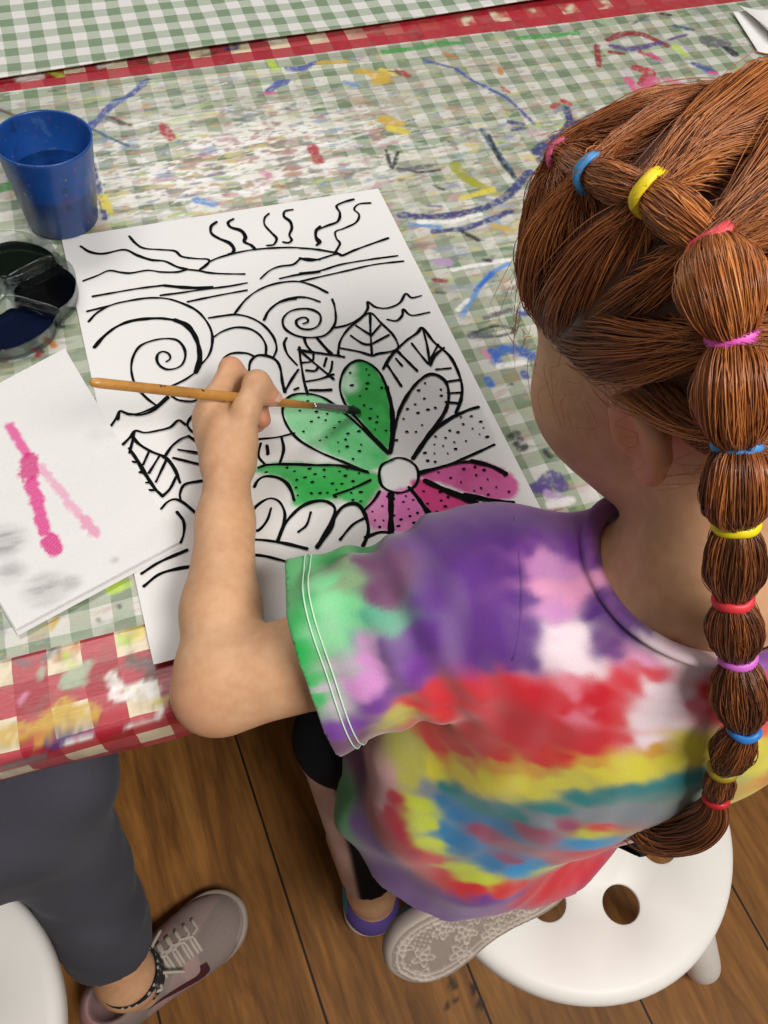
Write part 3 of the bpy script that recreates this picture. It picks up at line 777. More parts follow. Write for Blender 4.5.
# ---------------------------------------------------------------- paper towel with a pink blot
def build_towel():
    q = [at(66, 352), at(180, 545), at(18, 632), at(-96, 439)]
    O, A, B = q[0], q[1], q[3]
    n, m = 210, 230
    S_, T_ = np.meshgrid(np.linspace(0, 1, n), np.linspace(0, 1, m), indexing='ij')
    P = ((1-S_)*(1-T_))[..., None]*q[0]+(S_*(1-T_))[..., None]*q[1]+(S_*T_)[..., None]*q[2]+((1-S_)*T_)[..., None]*q[3]
    X, Y = P[..., 0].ravel(), P[..., 1].ravel()
    e = np.sin(X*2500+3*np.sin(Y*180))*np.sin(Y*2500+3*np.sin(X*190))
    Z = TH+.0044+.00025*e+.0014*(noise2(X, Y, 22, 31)-.3)
    C = np.tile(np.r_[np.array(lin(222, 220, 219)[:3]), 1.], (len(X), 1))
    px = lambda L: np.array(px_line(L))
    def stain(pts, rgb, w, a, rag=1.):
        d, t = seg_dist(X, Y, px(pts))
        al = a*sstep(.002, -.0015, d-w*.00045*(1+rag*(noise2(X, Y, 260, int(w*9)+1)-.5)))*(.8+.2*sstep(-.4, .5, e))
        for i in range(3): C[:, i] = C[:, i]*(1-al)+lin(rgb)[i]*al
    stain([(12, 430), (20, 444), (28, 458)], (214, 26, 136), 7, .9)
    stain([(30, 464), (30, 476)], (200, 8, 116), 15, .95)
    stain([(33, 485), (40, 510), (46, 535)], (212, 20, 132), 10, .95)
    stain([(52, 544), (55, 552)], (206, 12, 124), 13, .97)
    stain([(42, 470), (60, 492), (80, 518)], (222, 66, 156), 6, .5, 1.8)
    stain([(86, 524), (96, 536)], (220, 56, 150), 9, .6, 1.8)
    for u, v, r, a in ((6, 545, .022, .8), (48, 592, .022, .7), (116, 563, .005, .5), (74, 586, .011, .45), (12, 575, .016, .5), (96, 440, .012, .16), (112, 438, .008, .18)):
        p = at(u, v); d = np.hypot(X-p[0], (Y-p[1])*1.2)
        al = a*sstep(r, r*.1, d)*(.5+.5*sstep(.3, .6, noise2(X*.5, Y*2, 120, int(u)+3)))
        for i in range(3): C[:, i] = C[:, i]*(1-al)+lin(128, 122, 124)[i]*al
    V = np.stack([X, Y, Z], 1)
    i = (np.arange(n-1)[:, None]*m+np.arange(m-1)).ravel()
    F = np.stack([i, i+m, i+m+1, i+1], 1)
    o = mesh_np('paper_towel', V, F, tinted('towel_paper', .95, .2, 500), color=C)
    tag(o, 'embossed white paper towel with a bright pink paint blot left of the drawing', 'paper towel')
    V2 = V.copy(); V2[:, 2] = TH+.0030; V2[:, :2] += (.0006, -.0042)
    mesh_np('under_ply', V2, F, o.data.materials[0], parent=o, color=np.tile(np.r_[np.array(lin(216, 214, 213)[:3]), 1.], (len(X), 1)))
    return o
build_towel()

# ---------------------------------------------------------------- blue water cup
def build_cup():
    b = at(63, 221); bx, by = b[0]+.001, b[1]
    t = empty('water_cup', (bx, by, TH+.002), 'blue plastic water cup spattered with paint standing behind the ink palette', 'cup')
    t.rotation_euler = (math.radians(-1.0), math.radians(2.5), 0)
    N = Nodes('blue_plastic', .32)
    v = N.coord()
    c = N.ramp(N.noise(18, v, 3), [(.3, lin(20, 62, 132)), (.7, lin(28, 84, 160))])
    sep = N.n('ShaderNodeSeparateXYZ'); N.l(v, sep.inputs[0])
    low = N.math('LESS_THAN', N.math('ADD', sep.outputs[2], N.math('MULTIPLY', N.noise(30, v), .012)), .046)
    c = N.mix(N.math('MULTIPLY', low, .5), c, lin(28, 40, 78))
    for sc, th, col in ((110, .68, (176, 170, 172)), (95, .655, (140, 62, 54)), (60, .61, (34, 40, 60)), (120, .69, (170, 156, 90)), (80, .63, (84, 58, 100)), (45, .62, (60, 100, 150))):
        mp = N.n('ShaderNodeMapping'); mp.inputs['Location'].default_value = (sc*.13, sc*.29, 0); mp.inputs['Scale'].default_value = (1, 1, .8); N.l(v, mp.inputs['Vector'])
        f = N.noise(sc, mp.outputs[0], 3)
        c = N.mix(N.math('MULTIPLY', sstep_node(N, f, th, th+.05), .5), c, lin(col))
    N.base(c)
    H, r0, r1, w = .0815, .0308, .0396, .0016
    V, F = lathe([(0, 0), (r0-.003, 0), (r0, .003), (r1, H-.002), (r1+.0004, H), (r1-w*.6, H+.0004), (r1-w, H-.001), (r0-w+.0008, .006), (r0-.004, .003), (0, .003)], 72)
    mesh_np('cup_body', V, F, N.m, parent=t)
    Wm = Nodes('dirty_water', .06); Wm.base(Wm.ramp(Wm.noise(40, Wm.coord()), [(.35, lin(8, 34, 84)), (.6, lin(14, 58, 116)), (.75, lin(26, 90, 80))]))
    V, F = lathe([(0, +.0470), (r0+(r1-r0)*.6-w*1.1, +.0470), (r0+(r1-r0)*.6-w*1.1, .043), (0, .043)], 64)
    mesh_np('paint_water', V, F, Wm.m, parent=t, smooth=False)
    return t
def sstep_node(N, f, a, b):
    o = N.n('ShaderNodeMapRange'); o.interpolation_type = 'SMOOTHSTEP'
    o.inputs['From Min'].default_value = a; o.inputs['From Max'].default_value = b
    N.l(f, o.inputs['Value']); return o.outputs[0]
build_cup()

# ---------------------------------------------------------------- clear flower-shaped ink palette
def build_palette():
    c = at(-9, 305)
    t = empty('ink_palette', (c[0], c[1], TH+.0005), 'clear plastic flower-shaped palette holding dark inks at the left edge of the table', 'paint palette')
    G = Nodes('clear_plastic', .08)
    tr = G.n('ShaderNodeBsdfTransparent'); tr.inputs[0].default_value = (.94, .96, .96, 1)
    fr = G.n('ShaderNodeFresnel'); fr.inputs['IOR'].default_value = 1.45
    gl = G.n('ShaderNodeBsdfGlossy'); gl.inputs['Roughness'].default_value = .04
    mx = G.n('ShaderNodeMixShader'); G.l(G.math('ADD', G.math('MULTIPLY', fr.outputs[0], .45), .02), mx.inputs[0])
    G.l(G.ramp(G.noise(30, G.coord()), [(0, (.85, .87, .87, 1)), (1, (.93, .95, .95, 1))]), gl.inputs[0])
    G.l(tr.outputs[0], mx.inputs[1]); G.l(gl.outputs[0], mx.inputs[2])
    G.l(mx.outputs[0], G.t.nodes['Material Output'].inputs['Surface'])
    def fan(r0, r1, half, sc, z, n=8):
        """outline of one petal-shaped well, corners rounded"""
        pts = []
        for a in np.linspace(-half, half, 2*n): pts.append((r1*math.cos(a)*(1-.15*(a/half)**4), r1*math.sin(a)))
        pts += [(r0*math.cos(half)+.002, r0*math.sin(half)+.004), (r0*.92, 0), (r0*math.cos(half)+.002, -r0*math.sin(half)-.004)]
        P = catmull(np.array(pts), 4, True); m = P.mean(0)
        P = m+(P-m)*sc
        return np.c_[P, np.full(len(P), z)]
    def loft(rings, fill_last=True, fill_first=False):
        k = len(rings[0]); V = np.concatenate(rings); F = []
        for i in range(len(rings)-1):
            F += [(i*k+j, i*k+(j+1) % k, (i+1)*k+(j+1) % k, (i+1)*k+j) for j in range(k)]
        if fill_last: F.append(tuple((len(rings)-1)*k+j for j in range(k)))
        if fill_first: F.append(tuple(range(k))[::-1])
        return V, F
    inks = [lin(3, 3, 4), lin(4, 14, 6), lin(20, 6, 8), lin(30, 10, 26), lin(26, 24, 4), lin(4, 12, 34)]
    for i in range(6):
        a = math.radians(60*i-6)
        R = Matrix.Rotation(a, 4, 'Z')
        Hh = .017
        out = [fan(.0200, .0735, .50, s, z) for s, z in ((.85, 0), (.92, .002), (.985, Hh-.002), (1.02, Hh), (1.0, Hh+.0008), (.972, Hh-.001), (.90, .0034), (.84, .0018))]
        V, F = loft(out, True, True)
        w = mesh_np('well', V, F, G.m, parent=t); w.matrix_local = R
        I = Nodes('ink', .12, .12); c_ = inks[i]; I.base(I.ramp(I.noise(60, I.coord()), [(.3, c_), (.8, tuple(min(1, x*1.6) for x in c_[:3])+(1,))]))
        ink = [fan(.0200, .0735, .50, s, z) for s, z in ((.835, .002), (.895, .0036), (.918, .0062), (.70, .0063))]
        V, F = loft(ink, True, True)
        k = mesh_np('ink', V, F, I.m, parent=w)
        k['label'] = ['black ink', 'black-green ink', 'dark red ink', 'dark plum ink', 'dark olive ink', 'dark blue ink'][i]
    V, F = lathe([(0, 0), (.008, 0), (.0095, .010), (.0108, .018), (.0118, .0185), (.0112, .0168), (.0100, .018), (.0086, .0105), (.008, .0016), (0, .0016)], 40)
    mesh_np('centre_cup', V, F, G.m, parent=t)
    # thin web that joins the wells
    V, F = lathe([(.0108, .0150), (.019, .0150), (.019, .0145), (.0108, .0145)], 40, True)
    mesh_np('web', V, F, G.m, parent=t)
    return t
build_palette()

# ---------------------------------------------------------------- paintbrush
B0 = at(361, 411, TH+.0032); BH = at(245, 399, TH+.050)
_d = (B0-BH)
tt = (90-245)/(361-245)
BE = at(89, 382, TH+.050-.047*tt)
def build_brush():
    L = np.linalg.norm(BE-B0); d = (BE-B0)/L
    t = empty('paintbrush', tuple(B0), 'long wooden paintbrush in the child\'s hand, its wet tip on a green petal', 'paintbrush')
    def P(s): return B0+d*L*s
    wood = Nodes('varnished_wood', .35)
    f = wood.noise(40, wood.coord(), 4)
    c = wood.ramp(f, [(.25, lin(140, 92, 36)), (.55, lin(186, 132, 62)), (.8, lin(206, 156, 84))])
    c = wood.mix(wood.math('GREATER_THAN', wood.noise(110, wood.coord(), 2), .66), c, lin(96, 66, 26))
    wood.base(c)
    fs = (361-322)/(361-89.); s0 = .212
    hs = [s0-.005, .25, .30, .40, .52, .66, .80, .92, .97, .992, 1.0]; hr = [.0025, .0027, .0031, .0036, .0038, .0037, .0035, .0034, .0034, .0028, .0006]
    adopt(mesh_np('handle', *sweep([P(s) for s in hs], hr, 16), wood.m), t)
    metal = plain('nickel_ferrule', (176, 172, 168), .25, .1, 60, metal=1)
    fs = np.linspace(.066, s0, 14); fr = [.0033, .0032, .0032, .0031, .0031, .0033, .0031, .0033, .0030, .0028, .0031, .0028, .0027, .0026]
    adopt(mesh_np('ferrule', *sweep([P(s) for s in fs], fr, 18), metal), t)
    bs = [.07, .058, .042, .025, .012, .003, .0]; br = [.0031, .0033, .0034, .0031, .0022, .0011, .0004]
    bp = [P(s)+np.array([0, 0, -.001*(1-s/.07)**2]) for s in bs]
    adopt(mesh_np('bristles', *sweep(bp, br, 16), plain('wet_bristles', (14, 30, 26), .25, .3, 200)), t)
    return t
build_brush()

# ---------------------------------------------------------------- loose white sheet at the far right
def build_sheet():
    pts = [(731, 15), (800, 12), (815, 62), (757, 56)]
    q = [at(*p) for p in pts]
    n = 24
    S_, T_ = np.meshgrid(np.linspace(0, 1, n), np.linspace(0, 1, n), indexing='ij')
    Pp = ((1-S_)*(1-T_))[..., None]*q[0]+(S_*(1-T_))[..., None]*q[1]+(S_*T_)[..., None]*q[2]+((1-S_)*T_)[..., None]*q[3]
    Pp[..., 2] = TH+.004
    def grid_faces(): 
        i = (np.arange(n-1)[:, None]*n+np.arange(n-1)).ravel(); return np.stack([i, i+n, i+n+1, i+1], 1)
    m = plain('white_paper', (236, 234, 232), .8, .02)
    V = Pp.reshape(-1, 3)
    o = mesh_np('paper_sheet', V, grid_faces(), m); sd = o.modifiers.new('thick', 'SOLIDIFY'); sd.thickness = .0006
    tag(o, 'flat loose white paper sheet lying beneath the curled one by the child\'s head', 'paper sheet')
    V2 = V.copy(); s = S_.ravel(); t = T_.ravel()
    sh = .012*t*(1-s); V2[:, 0] += sh
    V2[:, 2] = TH+.005+.016*np.maximum(0, 1-s*2.2)**2*(.35+.65*t)
    V2[:, 0] += .006*np.maximum(0, 1-s*2.2)
    o2 = mesh_np('paper_sheet', V2, grid_faces(), m); sd = o2.modifiers.new('thick', 'SOLIDIFY'); sd.thickness = .0006
    tag(o2, 'upper white paper sheet with its left edge curled up at the far right', 'paper sheet')
build_sheet()

# ---------------------------------------------------------------- stools
m_white = plain('white_plastic', (232, 228, 222), .45, .02, 20)
def build_stool(cx, cy, z, R, label, hole_a0, leg_a0):
    t = empty('stool', (cx, cy, 0), label, 'stool', 'round white plastic children\'s stools')
    bm = bmesh.new()
    n = 96
    hr, ring, nh = .0158, .0745, 7
    holes = [(ring*math.cos(hole_a0+i*2*math.pi/nh), ring*math.sin(hole_a0+i*2*math.pi/nh)) for i in range(nh)]
    def circ(c, r, k, zz): return [bm.verts.new((c[0]+r*math.cos(2*math.pi*i/k), c[1]+r*math.sin(2*math.pi*i/k), zz)) for i in range(k)]
    prof = [(R-.012, z), (R-.006, z-.0012), (R-.002, z-.0045), (R, z-.010), (R-.0005, z-.024), (R-.0015, z-.027), (R-.004, z-.027), (R-.0055, z-.020), (R-.010, z-.006), (R-.016, z-.0045)]
    rings = [circ((0, 0), r, n, zz) for r, zz in prof]
    for a, b in zip(rings, rings[1:]):
        for i in range(n): bm.faces.new((a[i], b[i], b[(i+1) % n], a[(i+1) % n]))
    hp = [(hr+.0025, z), (hr+.0008, z-.0008), (hr+.0002, z-.0022), (hr+.0008, z-.0040), (hr+.0025, z-.0045)]
    tops, bots = [rings[0]], [rings[-1]]
    for h in holes:
        hrn = [circ(h, r, 32, zz) for r, zz in hp]
        for a, b in zip(hrn, hrn[1:]):
            for i in range(32): bm.faces.new((a[i], a[(i+1) % 32], b[(i+1) % 32], b[i]))
        tops.append(hrn[0]); bots.append(hrn[-1])
    for loops in (tops, bots):
        es = []
        for lp in loops:
            for i in range(len(lp)): es.append(bm.edges.get((lp[i], lp[(i+1) % len(lp)])))
        bmesh.ops.triangle_fill(bm, edges=es, use_beauty=True)
    o = bm_obj('seat', bm, m_white, parent=t, smooth=True)
    s = o.modifiers.new('flat', 'EDGE_SPLIT'); s.split_angle = math.radians(40)
    for i in range(3):
        a = math.radians(leg_a0+120*i)
        p0 = np.array([.098*math.cos(a), .098*math.sin(a), z-.016]); sp = .150 if i == 2 else .228; p1 = np.array([sp*math.cos(a), sp*math.sin(a), .014])
        ps = [p0+(p1-p0)*s for s in (0, .12, .6, .85, .94, .99, 1.0)]
        V, F = sweep(ps, [.012, .022, .0215, .0205, .0195, .015, .006], 24)
        V[:, 2] = np.maximum(V[:, 2], 0.0005)
        mesh_np('leg', V, F, m_white, parent=t)
    return t
SC = np.array([.2655, .1019])
h2 = at(622, 905, .3)
build_stool(SC[0], SC[1], .300, .1452, 'white plastic stool with round holes that the rainbow-shirted child sits on', math.atan2(h2[1]-SC[1], h2[0]-SC[0]), -43)
build_stool(-.3365, .1020, .300, .1452, 'white plastic stool at the lower left corner beneath the grey trousers', .3, 50)

# ================================================================ the painting child
def unit(v): v = np.asarray(v, float); return v/np.linalg.norm(v)
HC = np.array([.251, .230, .818])            # centre of the skull
_hy, _hp = math.radians(22), math.radians(33)
_h = np.array([-math.sin(_hy), math.cos(_hy), 0])
HF = math.cos(_hp)*_h-math.sin(_hp)*np.array([0, 0, 1.])
HU = math.sin(_hp)*_h+math.cos(_hp)*np.array([0, 0, 1.])
HL = np.array([-math.cos(_hy), -math.sin(_hy), 0])
HM = np.stack([HF, HL, HU])
def hd(f, l, u): return HC+f*HF+l*HL+u*HU
NECK = np.array([.252, .150, .715])
SH_L, EL_L = np.array([.150, .192, .651]), np.array([-.011, .206, .592])
SH_R, EL_R = np.array([.350, .110, .655]), np.array([.396, .060, .478])
WR = at(228, 462, TH+.036)
CH = np.array([.245, .150, .60]); PV = np.array([.225, .150, .375])
KN_L, AN_L = np.array([.078, .226, .345]), np.array([.088, .130, .098])
HIP_L, HIP_R = np.array([.175, .170, .365]), np.array([.280, .130, .365])
KN_R, AN_R = np.array([.345, .205, .375]), np.array([.240, .100, .336])
skin_m = None
def skin_material():
    N = Nodes('child_skin', .5, .35)
    v = N.coord()
    c = N.ramp(N.noise(22, v, 4), [(.3, lin(196, 147, 108)), (.7, lin(213, 168, 129))])
    c = N.mix(.25, c, N.ramp(N.noise(140, v, 3), [(.3, lin(186, 132, 98)), (.7, lin(220, 180, 146))]))
    a = N.attr('tint'); c = N.mix(a.outputs['Alpha'], c, a.outputs['Color'])
    N.base(c)
    N.b.inputs['Subsurface Weight'].default_value = .12
    N.b.inputs['Subsurface Radius'].default_value = (.012, .005, .003)
    N.b.inputs['Subsurface Scale'].default_value = .5
    N.bump(N.noise(520, v, 2), .08, .0006)
    return N.m
skin_m = skin_material()

def head_prims():
    M = HM
    return [
        ell(hd(-.008, 0, .014), (.088, .070, .083), M, .01),
        ell(hd(.030, 0, -.020), (.058, .057, .062), M, .02),
        ell(hd(.038, 0, -.064), (.050, .053, .053), M, .025),
        ell(hd(.064, 0, -.099), (.018, .020, .016), M, .02),
        ell(hd(.050, .035, -.040), (.034, .026, .033), M, .02), ell(hd(.050, -.035, -.040), (.034, .026, .033), M, .02),
        ell(hd(.072, 0, .028), (.016, .045, .022), M, .02),
        ell(hd(.092, .030, .000), (.012, .017, .012), M, -.008)[:3]+(-.008,), ell(hd(.092, -.030, .000), (.012, .017, .012), M)[:3]+(-.008,),
        cone(hd(.084, 0, .006), hd(.098, 0, -.026), .006, .0105, .008), ell(hd(.090, .010, -.030), (.008, .006, .006), M, .005), ell(hd(.090, -.010, -.030), (.008, .006, .006), M, .005),
        ell(hd(.086, 0, -.050), (.007, .019, .005), M, .004), ell(hd(.084, 0, -.059), (.007, .016, .0055), M, .004),
    ]
def ear_prims(s):
    M = HM
    o = lambda f, l, u: hd(-.012+f, s*(.068+l), -.026+u)
    P = []
    pts = [(.012, 0, -.004), (.014, .004, .014), (.004, .009, .028), (-.012, .011, .026), (-.021, .011, .010), (-.018, .008, -.010), (-.006, .004, -.024), (.006, .001, -.024)]
    pts = [tuple(.76*x for x in q) for q in pts]
    rr = [.0032, .0034, .0036, .0038, .0038, .0036, .0054, .004]
    for i in range(len(pts)-1): P.append(cone(o(*pts[i]), o(*pts[i+1]), rr[i], rr[i+1], .004))
    P.append(ell(o(-.004, .001, .002), (.0145, .0045, .020), M, .004))
    P.append(cone(o(.008, .004, -.006), o(.010, .004, .004), .0036, .0036, .003))
    P.append(cone(o(-.010, .008, -.010), o(-.010, .008, .014), .003, .003, .003))
    return P
FING = dict(
    index=[(213, 402, .052), (231, 369, .052), (250, 386, .040), (262, 401, .034)],
    middle=[(209, 415, .040), (234, 376, .040), (256, 396, .028), (263, 420, .024)],
    ring=[(209, 427, .029), (236, 386, .028), (256, 404, .018), (258, 425, .016)],
    little=[(212, 440, .019), (234, 402, .019), (250, 414, .011), (251, 430, .010)])
FR = dict(index=(.0086, .0080, .0071, .0062), middle=(.0086, .0080, .0071, .0062), ring=(.0082, .0075, .0068, .0058), little=(.0076, .0068, .0060, .0053))
THUMB = [(240, 440, .044), (246, 410, .056), (257, 384, .062), (271, 397, .053)]
TR = (.0110, .0098, .0090, .0074)
def arm_prims():
    P = [cone(SH_L+(0, 0, -.006), SH_L+(EL_L-SH_L)*.5+(0, -.004, -.003), .034, .031, .01), cone(SH_L+(EL_L-SH_L)*.5+(0, -.004, -.003), EL_L+np.array([.006, -.003, .000]), .031, .0275, .015),
         cone(EL_L, EL_L+(WR-EL_L)*.30, .0238, .0245, .02), cone(EL_L+(WR-EL_L)*.30, EL_L+(WR-EL_L)*.7, .0245, .0186, .01),
         cone(EL_L+(WR-EL_L)*.7, WR, .0186, .0152, .01), cone(EL_L+np.array([-.010, -.008, -.004]), EL_L, .012, .018, .02)]
    w = WR
    mc = {k: at(u, v, TH+z) for k, ((u, v, z), *_r) in FING.items()}
    for k in FING: P.append(cone(w, mc[k], .0142, .0092, .010))
    P.append(ell((w+mc['middle']+mc['ring'])/3+np.array([.004, .004, .002]), (.016, .023, .017), None, .010))
    for k, pts in FING.items():
        q = [at(u, v, TH+z) for u, v, z in pts]; r = FR[k]
        for i in range(3): P.append(cone(q[i], q[i+1], r[i], r[i+1], .0035 if i else .006))
        P.append(ell(q[1], (r[1]*1.1,)*3, None, .003))
    q = [at(u, v, TH+z) for u, v, z in THUMB]
    P.append(cone(w, q[0], .0140, .0120, .010))
    for i in range(3): P.append(cone(q[i], q[i+1], TR[i], TR[i+1], .005))
    P.append(ell(q[2], (.0097,)*3, None, .003))
    return P
def core_prims():
    P = head_prims()+ear_prims(1)+ear_prims(-1)
    P += [cone(hd(-.030, 0, -.045), NECK, .042, .043, .02), cone(NECK, NECK+np.array([-.002, .0, -.065]), .043, .045, .012)]
    P += [cone(NECK+np.array([0, 0, -.074]), SH_L+(0, 0, -.008), .031, .030, .015), cone(NECK+np.array([0, 0, -.074]), SH_R+(0, 0, -.008), .031, .030, .015)]
    P += [cone(CH+np.array([-.045, .015, .02]), PV+np.array([-.03, .01, 0]), .068, .062, .04), cone(CH+np.array([.045, -.015, .02]), PV+np.array([.03, -.01, 0]), .068, .062, .04)]
    P += [cone(SH_L, SH_L+(EL_L-SH_L)*.42, .036, .034, .01)]
    P += [cone(SH_R, SH_R+(EL_R-SH_R)*.5, .035, .032, .01), cone(SH_R+(EL_R-SH_R)*.5, EL_R, .032, .027, .01)]
    HR = np.array([.372, .215, .44])
    P += [cone(EL_R, EL_R+(HR-EL_R)*.4, .027, .026, .02), cone(EL_R+(HR-EL_R)*.4, HR, .026, .018, .01)]
    d = unit(HR-EL_R); sx = unit(np.cross(d, (0, 0, 1)))
    for i, o in enumerate((-.018, -.006, .006, .018)):
        b = HR+d*.042+sx*o
        L = (.034, .042, .044, .038)[i]
        P += [cone(HR, b, .013, .0095, .012), cone(b, b+d*L*.5+np.array([0, 0, -.004]), .0085, .0075, .003), cone(b+d*L*.5+np.array([0, 0, -.004]), b+d*L*.85+np.array([0, 0, -.016]), .0075, .006, .003)]
    tb = HR+d*.014-sx*.02
    P += [cone(HR, tb, .012, .010, .01), cone(tb, tb+d*.022-sx*.018, .009, .0075, .005)]
    P += [cone(HIP_L, KN_L, .056, .038, .02), cone(KN_L, AN_L, .036, .023, .01), cone(HIP_R, KN_R, .056, .038, .02), cone(KN_R, AN_R, .036, .024, .01)]
    foot = AN_L+np.array([-.012, .075, -.066])
    P += [cone(AN_L, AN_L+np.array([.002, -.012, -.06]), .023, .024, .02), cone(AN_L+np.array([0, 0, -.055]), foot, .024, .018, .02)]
    P += [cone(AN_R, AN_R+np.array([-.11, -.005, -.012]), .024, .018, .02)]
    return P
GIRL = empty('person', (PV[0], PV[1], 0), 'red-haired child in a rainbow tie-dye shirt bending over the table and painting', 'person')
def build_body():
    ap = arm_prims()
    cut_p, cut_n = SH_L+(EL_L-SH_L)*.30, unit(EL_L-SH_L)
    V1, F1 = solid(ap, (-.075, .15, TH-.012), (.13, .46, .72), .0017, 2)
    s = (V1-cut_p)@cut_n
    F1 = F1[(s[F1] > 0).all(1)]
    V2, F2 = solid(core_prims(), (-.02, -.02, 0), (.44, .38, .95), .0032, 2)
    V = np.concatenate([V1, V2]); F = np.concatenate([F1, F2+len(V1)])
    used = np.unique(F); mp = np.full(len(V), -1); mp[used] = np.arange(len(used)); V, F = V[used], mp[F]
    # redder knuckles and fingertips, pale nails, lips
    C = np.zeros((len(V), 4))
    def spot(c, r, rgb, a):
        d = np.linalg.norm(V-c, axis=1); al = a*sstep(r, r*.25, d)
        C[:, :3] = np.where((al > C[:, 3])[:, None], np.array(lin(*rgb)[:3]), C[:, :3]); C[:, 3] = np.maximum(C[:, 3], al)
    for k, pts in FING.items():
        q = [at(u, v, TH+z) for u, v, z in pts]
        spot(q[1], .014, (220, 140, 112), .5); spot(q[3], .014, (216, 128, 108), .6); spot(q[0], .012, (220, 146, 118), .35)
    q = [at(u, v, TH+z) for u, v, z in THUMB]
    spot(q[3], .013, (222, 140, 116), .5); spot(q[2], .012, (222, 150, 122), .4)
    spot(EL_L+np.array([-.014, -.012, .004]), .03, (216, 142, 114), .3)
    spot(hd(.092, 0, -.054), .016, (186, 92, 84), .7); spot(hd(.07, .04, -.03), .03, (222, 140, 116), .5); spot(hd(-.012, .074, -.03), .035, (220, 136, 112), .6)
    o = mesh_np('body', V, F, skin_m, color=C)
    adopt(o, GIRL)
    return o
build_body()
for s in (1, -1):
    V, F = lathe([(0, -.0115)]+[(.0115*math.cos(a), .0115*math.sin(a)) for a in np.linspace(-1.4, 1.4, 10)]+[(0, .0115)], 20)
    N = Nodes('eye', .1); N.base(N.ramp(N.noise(20, N.coord()), [(0, lin(226, 222, 216)), (1, lin(240, 238, 234))]))
    adopt(mesh_np('eye', V+hd(.067, s*.029, .0), F, N.m), GIRL)
# thumb nail, seen beside the brush
q = [at(u, v, TH+z) for u, v, z in THUMB]
d = unit(q[3]-q[2]); n_ = unit(RIGHT*.15+UP*.55-FWD*.8); sd_ = unit(np.cross(d, n_)); n_ = np.cross(sd_, d)
g = np.linspace(-1, 1, 9); A, B = np.meshgrid(g, g, indexing='ij')
k = np.sqrt(np.maximum(0, 1-.35*A**2-.0*B))
r_ = np.maximum(1, np.hypot(A, B)**.5)
Pn = q[3]+d*.001+(B/r_)[..., None]*.0050*d+(A/r_)[..., None]*.0044*sd_+(.0070-.0016*(A/r_)**2-.0010*(B/r_)**2)[..., None]*n_
i = (np.arange(8)[:, None]*9+np.arange(8)).ravel()
adopt(mesh_np('thumbnail', Pn.reshape(-1, 3), np.stack([i, i+9, i+10, i+1], 1), plain('nail', (226, 176, 156), .3)), GIRL)

# ---------------------------------------------------------------- shirt
LAT = unit((.93, -.30, 0)); FRW = np.array([-LAT[1], LAT[0], 0])
TORSO = [(.300, .200, .170, .152, .122), (.345, .200, .170, .150, .120), (.42, .208, .166, .148, .113), (.50, .222, .158, .140, .103), (.57, .241, .150, .130, .094),
         (.61, .246, .150, .128, .088), (.648, .249, .150, .114, .076), (.678, .251, .150, .086, .064), (.703, .252, .150, .052, .052), (.75, .253, .155, .030, .036)]
FOLD = dict(amp=1.0)
def torso_field(P):
    z = P[..., 2]
    cx, cy, a, b = bands(z, TORSO)
    dx, dy = P[..., 0]-cx, P[..., 1]-cy
    al = -.312*sstep(.38, .60, z); ca, sa = np.cos(al), np.sin(al)
    x = dx*ca+dy*sa; y = -dx*sa+dy*ca
    th = np.arctan2(y/b, x/a)
    k = np.sqrt((x/a)**2+(y/b)**2)
    # loose cloth: long slanting folds that deepen towards the hem
    lo = sstep(.56, .36, z)
    w = .0075*lo*np.sin(3.0*th+9*(z-.3)+1.1)+.0050*lo*np.sin(7*th-26*z+.6)+.0034*np.sin(5*th+40*z+1.7)*sstep(.62, .5, z)
    w += .0022*noise3(P, 60, 5)+.0022*np.abs(np.sin(6*th-34*z+2*noise3(P, 20, 6)))**3*sstep(.66, .56, z)
    return ((k-1)*np.minimum(a, b)*1.02-w).astype(np.float32)
SL_DIR = unit(EL_L-SH_L)
SL_END = SH_L+(EL_L-SH_L)*.635
def sleeve_field(P):
    a = SH_L+np.array([.012, 0, -.004]); b = SL_END+SL_DIR*.02+np.array([0, 0, -.006])
    ba = b-a; pa = P-a
    h = np.clip((pa@ba)/(ba@ba), 0, 1)
    c = pa-h[..., None]*ba
    q = np.cross(SL_DIR, (0, 0, 1)); q = unit(q); up = np.cross(q, SL_DIR)
    ang = np.arctan2(c@up, c@q)
    r = .050+.011*h
    w = .0034*np.sin(3*ang+h*5+.4)*h+.0028*np.sin(5*ang-h*9)+.0018*noise3(P, 80, 9)
    # creases that run from the armpit across the sleeve
    w += .0028*np.sin(34*h+2.2*ang)*np.exp(-((h-.35)/.3)**2)
    return (np.linalg.norm(c, axis=-1)-r-w).astype(np.float32)
SR_END = SH_R+(EL_R-SH_R)*.55
big = lambda f, lo, hi, k: (f, np.array(lo, np.float32), np.array(hi, np.float32), k)
SHIRT = [big(torso_field, (.0, -.02, .27), (.44, .34, .78), .0),
         cone(NECK+np.array([-.03, 0, -.060]), SH_L+np.array([0, 0, -.004]), .036, .048, .03), cone(NECK+np.array([.03, 0, -.060]), SH_R, .036, .046, .03),
         big(sleeve_field, (-.05, .09, .53), (.26, .30, .75), .022),
         cone(SH_R, SR_END+(EL_R-SH_R)*.1, .049, .056, .02)]
def hem_z(P):
    x, y = P[..., 0]-.200, P[..., 1]-.170
    th = np.arctan2(y, x)
    return .334+.030*np.exp(-((th-2.75)/.55)**2)+.006*np.sin(5*th+.5)+.010*sstep(-1.3, -.6, th)*sstep(.6, -.2, th)
NECKC = NECK+np.array([.006, .010, 0])
NKA = unit(np.array([.02, .16, .98]))
